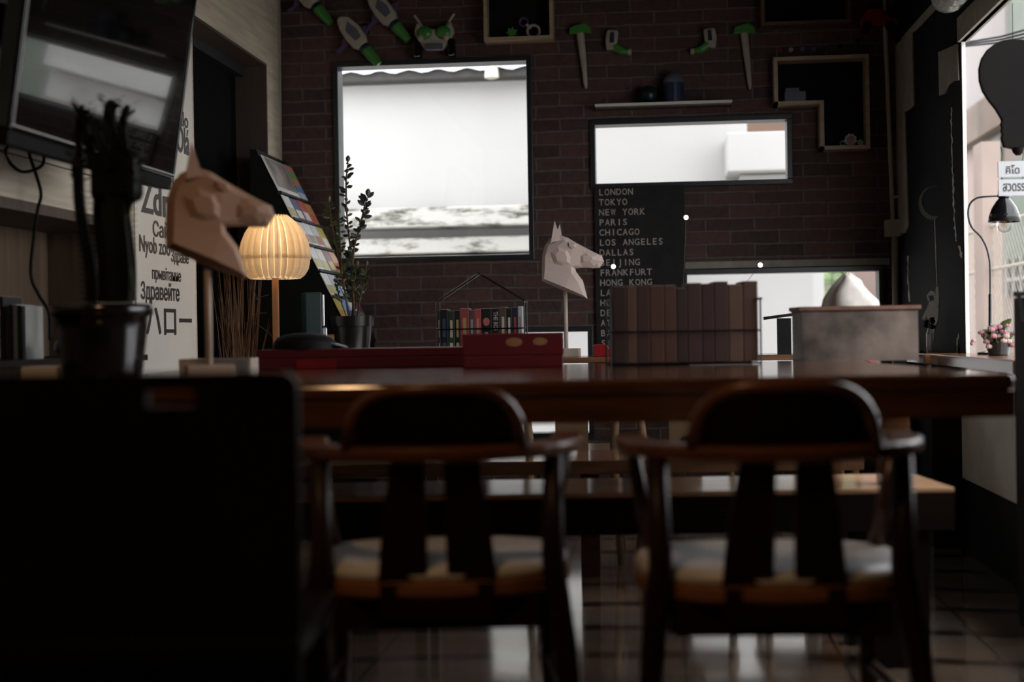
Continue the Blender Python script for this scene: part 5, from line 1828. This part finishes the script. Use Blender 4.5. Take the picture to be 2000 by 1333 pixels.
# wooden tray near the first horse, white card
p, q = at(345, 735, 3.72), at(482, 735, 3.72)
t = thing('wooden_tray', 'flat warm brown wooden tray behind the near horse bust', 'tray', (p.x, 3.74, TZ), A6)
w_ = q.x - p.x
MB().box(0, w_, 0, 0.12, 0, 0.008).build('bottom', 'pole', t)
MB().box(0, w_, 0, 0.008, 0.008, 0.042).box(0, w_, 0.112, 0.12, 0.008, 0.042).box(0, 0.008, 0.008, 0.112, 0.008, 0.042).box(w_ - 0.008, w_, 0.008, 0.112, 0.008, 0.042).build('rim', 'pole', t)
p = at(460, 728, 3.66)
tag(MB().obox((0, 0, 0.018), (0.048, 0.0012, 0.036), (0.12, 0, 0)).build('white_card', 'paper', loc=(p.x, 3.70, TZ)), 'small white card leaning on the wooden tray', 'card')
# fairy light wires
for i, (px, py, Y_) in enumerate(((1340, 425, 4.55), (1198, 521, 4.6), (1485, 518, 4.55))):
    q_ = at(px, py, Y_)
    bx = at(1340 if i != 1 else 1210, 700, Y_)
    base_ = Vector((bx.x + (i - 1) * 0.02, 5.72, TZ))
    q_ = at(px, py, 5.72)
    t = thing('wire_light', ['tallest thin wire light above the brown books', 'thin wire light beside the horse nose', 'thin wire light over the right end of the brown books'][i], 'light', base_, 0, 'thin wire lights on the counter')
    tip = q_ - base_
    MB().lathe([(0.02, 0), (0.02, 0.006), (0.004, 0.010)], 16, close=True).build('foot', 'black_metal', t)
    MB().tube([(0, 0, 0.006), tip * 0.5 + Vector((0.01, 0, 0.01)), tip], 0.0009, 6).build('wire', 'black_metal', t)
    MB().sph(tip, 0.0095, 10, 6).build('led_bulb', 'led', t, smooth=True)

# ================================================================== DRIED TWIGS in the doorway
t = thing('dried_twigs', 'tall bundle of dry brown twigs before the dark doorway', 'twigs', (-1.80, 5.95, 0))
MB().lathe([(0.07, 0), (0.085, 0.02), (0.09, 0.25), (0.06, 0.42), (0.065, 0.45), (0.055, 0.45), (0.05, 0.42), (0.08, 0.2), (0.06, 0.02)], 24).build('vase', 'settle_wood', t, smooth=True)
tr = random.Random(21)
mb = MB()
for i in range(85):
    a_ = tr.uniform(0, 2 * PI)
    sp = tr.uniform(0.02, 0.17)
    hh = tr.uniform(0.85, 1.32)
    c0 = Vector((0.02 * math.cos(a_), 0.02 * math.sin(a_), 0.3))
    c1 = Vector((0.5 * sp * math.cos(a_), 0.7 * sp * math.sin(a_), 0.3 + (hh - .3) * 0.5))
    bend = tr.uniform(-0.05, 0.05)
    c2_ = Vector((max(-0.06, 0.8 * sp * math.cos(a_)) + bend, 1.0 * sp * math.sin(a_), hh))
    mb.tube([c0, c1, c1.lerp(c2_, 0.6) + Vector((0, 0, 0.02)), c2_], [0.0022, 0.0018, 0.0013, 0.0006], 4)
mb.build('twig_bundle', 'twig', t)
mb = MB()
for pts in ([(475, 640), (490, 620), (505, 612), (520, 612)], [(492, 590), (505, 582), (525, 576)], [(495, 560), (500, 580), (508, 595)], [(470, 630), (500, 632), (525, 650), (535, 662)]):
    mb.tube([at(x, y, 5.95) - Vector((-1.80, 5.95, 0)) for x, y in pts], 0.0013, 5)
mb.build('stray_twig', 'twig', t)

# ================================================================== RIGHT OPENING: bulb sign, sign board, gooseneck lamp, flowers
p = at(1978, 78, 4.9)
bs = thing('bulb_sign', 'dark light bulb shaped board hanging in the right opening', 'sign', (p.x, 4.9, p.z))


def bl_(px, py):
    q_ = at(px, py, 4.9)
    return (q_.x - bs.location.x, q_.z - bs.location.z)


half = [(1978, 77), (1960, 79), (1942, 86), (1927, 98), (1916, 115), (1911, 135), (1912, 158), (1918, 178), (1930, 197), (1943, 213), (1952, 228), (1956, 236), (1954, 244), (1956, 250), (1954, 257), (1957, 263), (1955, 270), (1957, 278), (1960, 288), (1975, 291), (1978, 291)]
Lh = [bl_(x, y) for x, y in half]
Rh = [(-a_, b_) for a_, b_ in reversed(Lh[1:-1])]
MB().prism(Lh + Rh, (0, -0.011, 0), (1, 0, 0), (0, 0, 1), (0, 0.022, 0)).build('board', 'bulb_board', bs, bevel=0.003)
a0 = bl_(1978, 291)
MB().tube([(0.012, 0, a0[1] + 0.003), (0.012, 0, a0[1] - 0.012), (0.012, 0, a0[1] - 0.022)], [0.022, 0.017, 0.008], 14).build('contact_tip', 'bulb_board', bs)
MB().tube([(0, 0, -0.004), (0, 0, 1.925 + 0.0 - p.z + 0.0)], 0.0012, 6).build('cord', 'black_matt', bs)
p = at(1950, 383, 4.9)
q = at(1950, 316, 4.9)
sg = thing('hanging_sign', 'pale grey board with black Thai lettering below the bulb board', 'sign', (p.x, 4.9, p.z))
sh = q.z - p.z
MB().box(0, 0.155, -0.004, 0.004, 0, sh * 0.47).build('lower_plate', 'sign', sg)
MB().box(0, 0.155, -0.004, 0.004, sh * 0.54, sh).build('upper_plate', 'sign', sg)
fit_text('lettering', '\u0e04\u0e34\u0e42\u0e14', 'ink', sg, (0.024, -0.0042, sh * 0.63), (1, 0, 0), (0, 0, 1), 0.045, 0.030, 0.02)
fit_text('lettering', '\u0e2a\u0e27\u0e14\u0e23\u0e23', 'ink', sg, (0.014, -0.0042, sh * 0.12), (1, 0, 0), (0, 0, 1), 0.072, 0.028, 0.02)
for x_ in (0.012, 0.08):
    MB().tube([(x_, 0, sh), (x_ + 0.003, 0, sh + 0.025), (x_ - 0.002, 0, sh + 0.05)], 0.0014, 6).build('chain', 'black_metal', sg)
    MB().tube([(x_, 0, sh * 0.46), (x_, 0, sh * 0.55)], 0.0012, 6).build('link', 'black_metal', sg)
# gooseneck lamp
YG = 5.2
p = at(1935, 700, YG)
gz = OZ0 + 0.012
gl = thing('gooseneck_lamp', 'black gooseneck lamp with clear bulb standing on the right sill', 'lamp', (p.x, YG, gz))


def g(px, py):
    q_ = at(px, py, YG)
    return Vector((q_.x - p.x, 0, q_.z - gz))


MB().lathe([(0.045, 0), (0.045, 0.008), (0.012, 0.014)], 24, close=True).build('base', 'black_gloss', gl)
MB().tube([(0, 0, 0.012), g(1934, 640), g(1934, 575)], 0.0062, 10).build('lower_stem', 'black_gloss', gl, smooth=True)
MB().tube(cr_path([g(1934, 585), g(1934, 530), g(1932, 505), g(1926, 482), g(1915, 462), g(1900, 447), g(1893, 432), g(1891, 415), g(1894, 400), g(1903, 390), g(1918, 385), g(1950, 383)], 4), 0.0036, 10).build('gooseneck', 'black_gloss', gl, smooth=True)
hc = g(1961, 390)
zz = lambda py: g(1961, py).z
rad = lambda px: abs(g(1961 + px, 400).x - g(1961, 400).x)
MB().lathe([(rad(1), zz(358)), (rad(3), zz(364)), (rad(4), zz(372)), (rad(12), zz(374)), (rad(12), zz(386)), (rad(8), zz(388))], 20, (hc.x, 0, 0)).build('socket', 'black_gloss', gl, smooth=False)
MB().lathe([(rad(9), zz(386)), (rad(16), zz(394)), (rad(24), zz(406)), (rad(29), zz(419)), (rad(32), zz(434)), (rad(30.5), zz(434)), (rad(27), zz(420)), (rad(22), zz(407)), (rad(8), zz(392))], 32, (hc.x, 0, 0)).build('shade', 'black_gloss', gl, smooth=True)
MB().lathe([(rad(5), zz(405)), (rad(8), zz(415)), (rad(15), zz(432)), (rad(16), zz(440)), (rad(13), zz(450)), (rad(6), zz(455)), (rad(0.3), zz(456))], 24, (hc.x, 0, 0)).build('bulb', 'lampglass', gl, smooth=True)
mb = MB()
for k_ in range(4):
    a_ = k_ * PI / 2
    mb.tube([(hc.x + 0.004 * math.cos(a_), 0.004 * math.sin(a_), zz(415)), (hc.x + 0.009 * math.cos(a_), 0.009 * math.sin(a_), zz(445))], 0.0008, 4)
mb.build('filament', 'cork', gl)
# pink flowers in a pot
p = at(1950, 693, 5.0)
fl = thing('flower_pot', 'bunch of dusty pink flowers on the right sill beside the lamp', 'flowers', (p.x, 5.0, gz))
MB().lathe([(0.030, 0), (0.034, 0.003), (0.040, 0.045), (0.036, 0.045), (0.034, 0.03)], 20).build('pot', 'pot_plastic', fl)
fr = random.Random(8)
grn = MB()
for i in range(40):
    a_ = fr.uniform(0, 2 * PI)
    d_ = Vector((math.cos(a_), math.sin(a_) * 0.7, fr.uniform(0.2, 1)))
    leaf(grn, Vector((0, 0, fr.uniform(0.03, 0.09))), d_, fr.uniform(0.03, 0.06), 0.012)
grn.build('leaves', 'leaf', fl)
for i in range(34):
    a_ = fr.uniform(0, 2 * PI)
    rr = fr.uniform(0.01, 0.062)
    z_ = 0.025 + fr.uniform(0.0, 0.11) * (1 - rr / 0.12)
    c_ = Vector((rr * math.cos(a_), 0.7 * rr * math.sin(a_), z_))
    mb = MB()
    for k_ in range(7):
        b_ = 2 * PI * k_ / 7
        mb.sph(c_ + Vector((0.006 * math.cos(b_), 0.006 * math.sin(b_), 0)), (0.006, 0.006, 0.007), 6, 4)
    mb.sph(c_ + Vector((0, 0, 0.004)), 0.006, 6, 4)
    mb.build('blossom', 'petal' if i % 3 else 'petal_pale', fl)
# glass tube vase and jar on corner counter
CZ = 0.747
p = at(1816, 683, 6.0)
t = thing('glass_vase', 'slim glass bottle holding a dark sprig before the mural', 'vase', (1.06, 5.92, CZ))
px_ = at(1816, 683, 5.92).x
t.location.x = px_
MB().lathe([(0.011, 0), (0.013, 0.004), (0.014, 0.075), (0.009, 0.085), (0.008, 0.098), (0.009, 0.1)], 16).build('bottle', 'lampglass', t, smooth=True)
MB().lathe([(0.0005, 0.004), (0.011, 0.004), (0.012, 0.072), (0.0005, 0.072)], 16).build('water', 'sign', t, smooth=True)
mb = MB()
for i in range(9):
    a_ = i * 2.4
    leaf(mb, Vector((0, 0, 0.095 + 0.004 * i)), Vector((math.cos(a_), math.sin(a_), 0.5)), 0.028, 0.009)
mb.tube([(0, 0, 0.06), (0.002, 0, 0.14)], 0.0015, 5)
mb.build('sprig', 'black_gloss', t)
t = thing('glass_jar', 'small dark glass jar of berries at the corner of the counter', 'jar', (1.0, 5.64, CZ))
t.location.x = at(1881, 684, 5.64).x
MB().lathe([(0.020, 0), (0.023, 0.003), (0.024, 0.055), (0.018, 0.062), (0.018, 0.075), (0.02, 0.076)], 18).build('jar', 'black_gloss', t, smooth=True)
for (x_, z_) in ((0.018, 0.082), (0.03, 0.035), (0.034, 0.045), (-0.005, 0.085)):
    MB().sph((x_, -0.02, z_), 0.008, 10, 6).build('berry', 'petal', t, smooth=True)
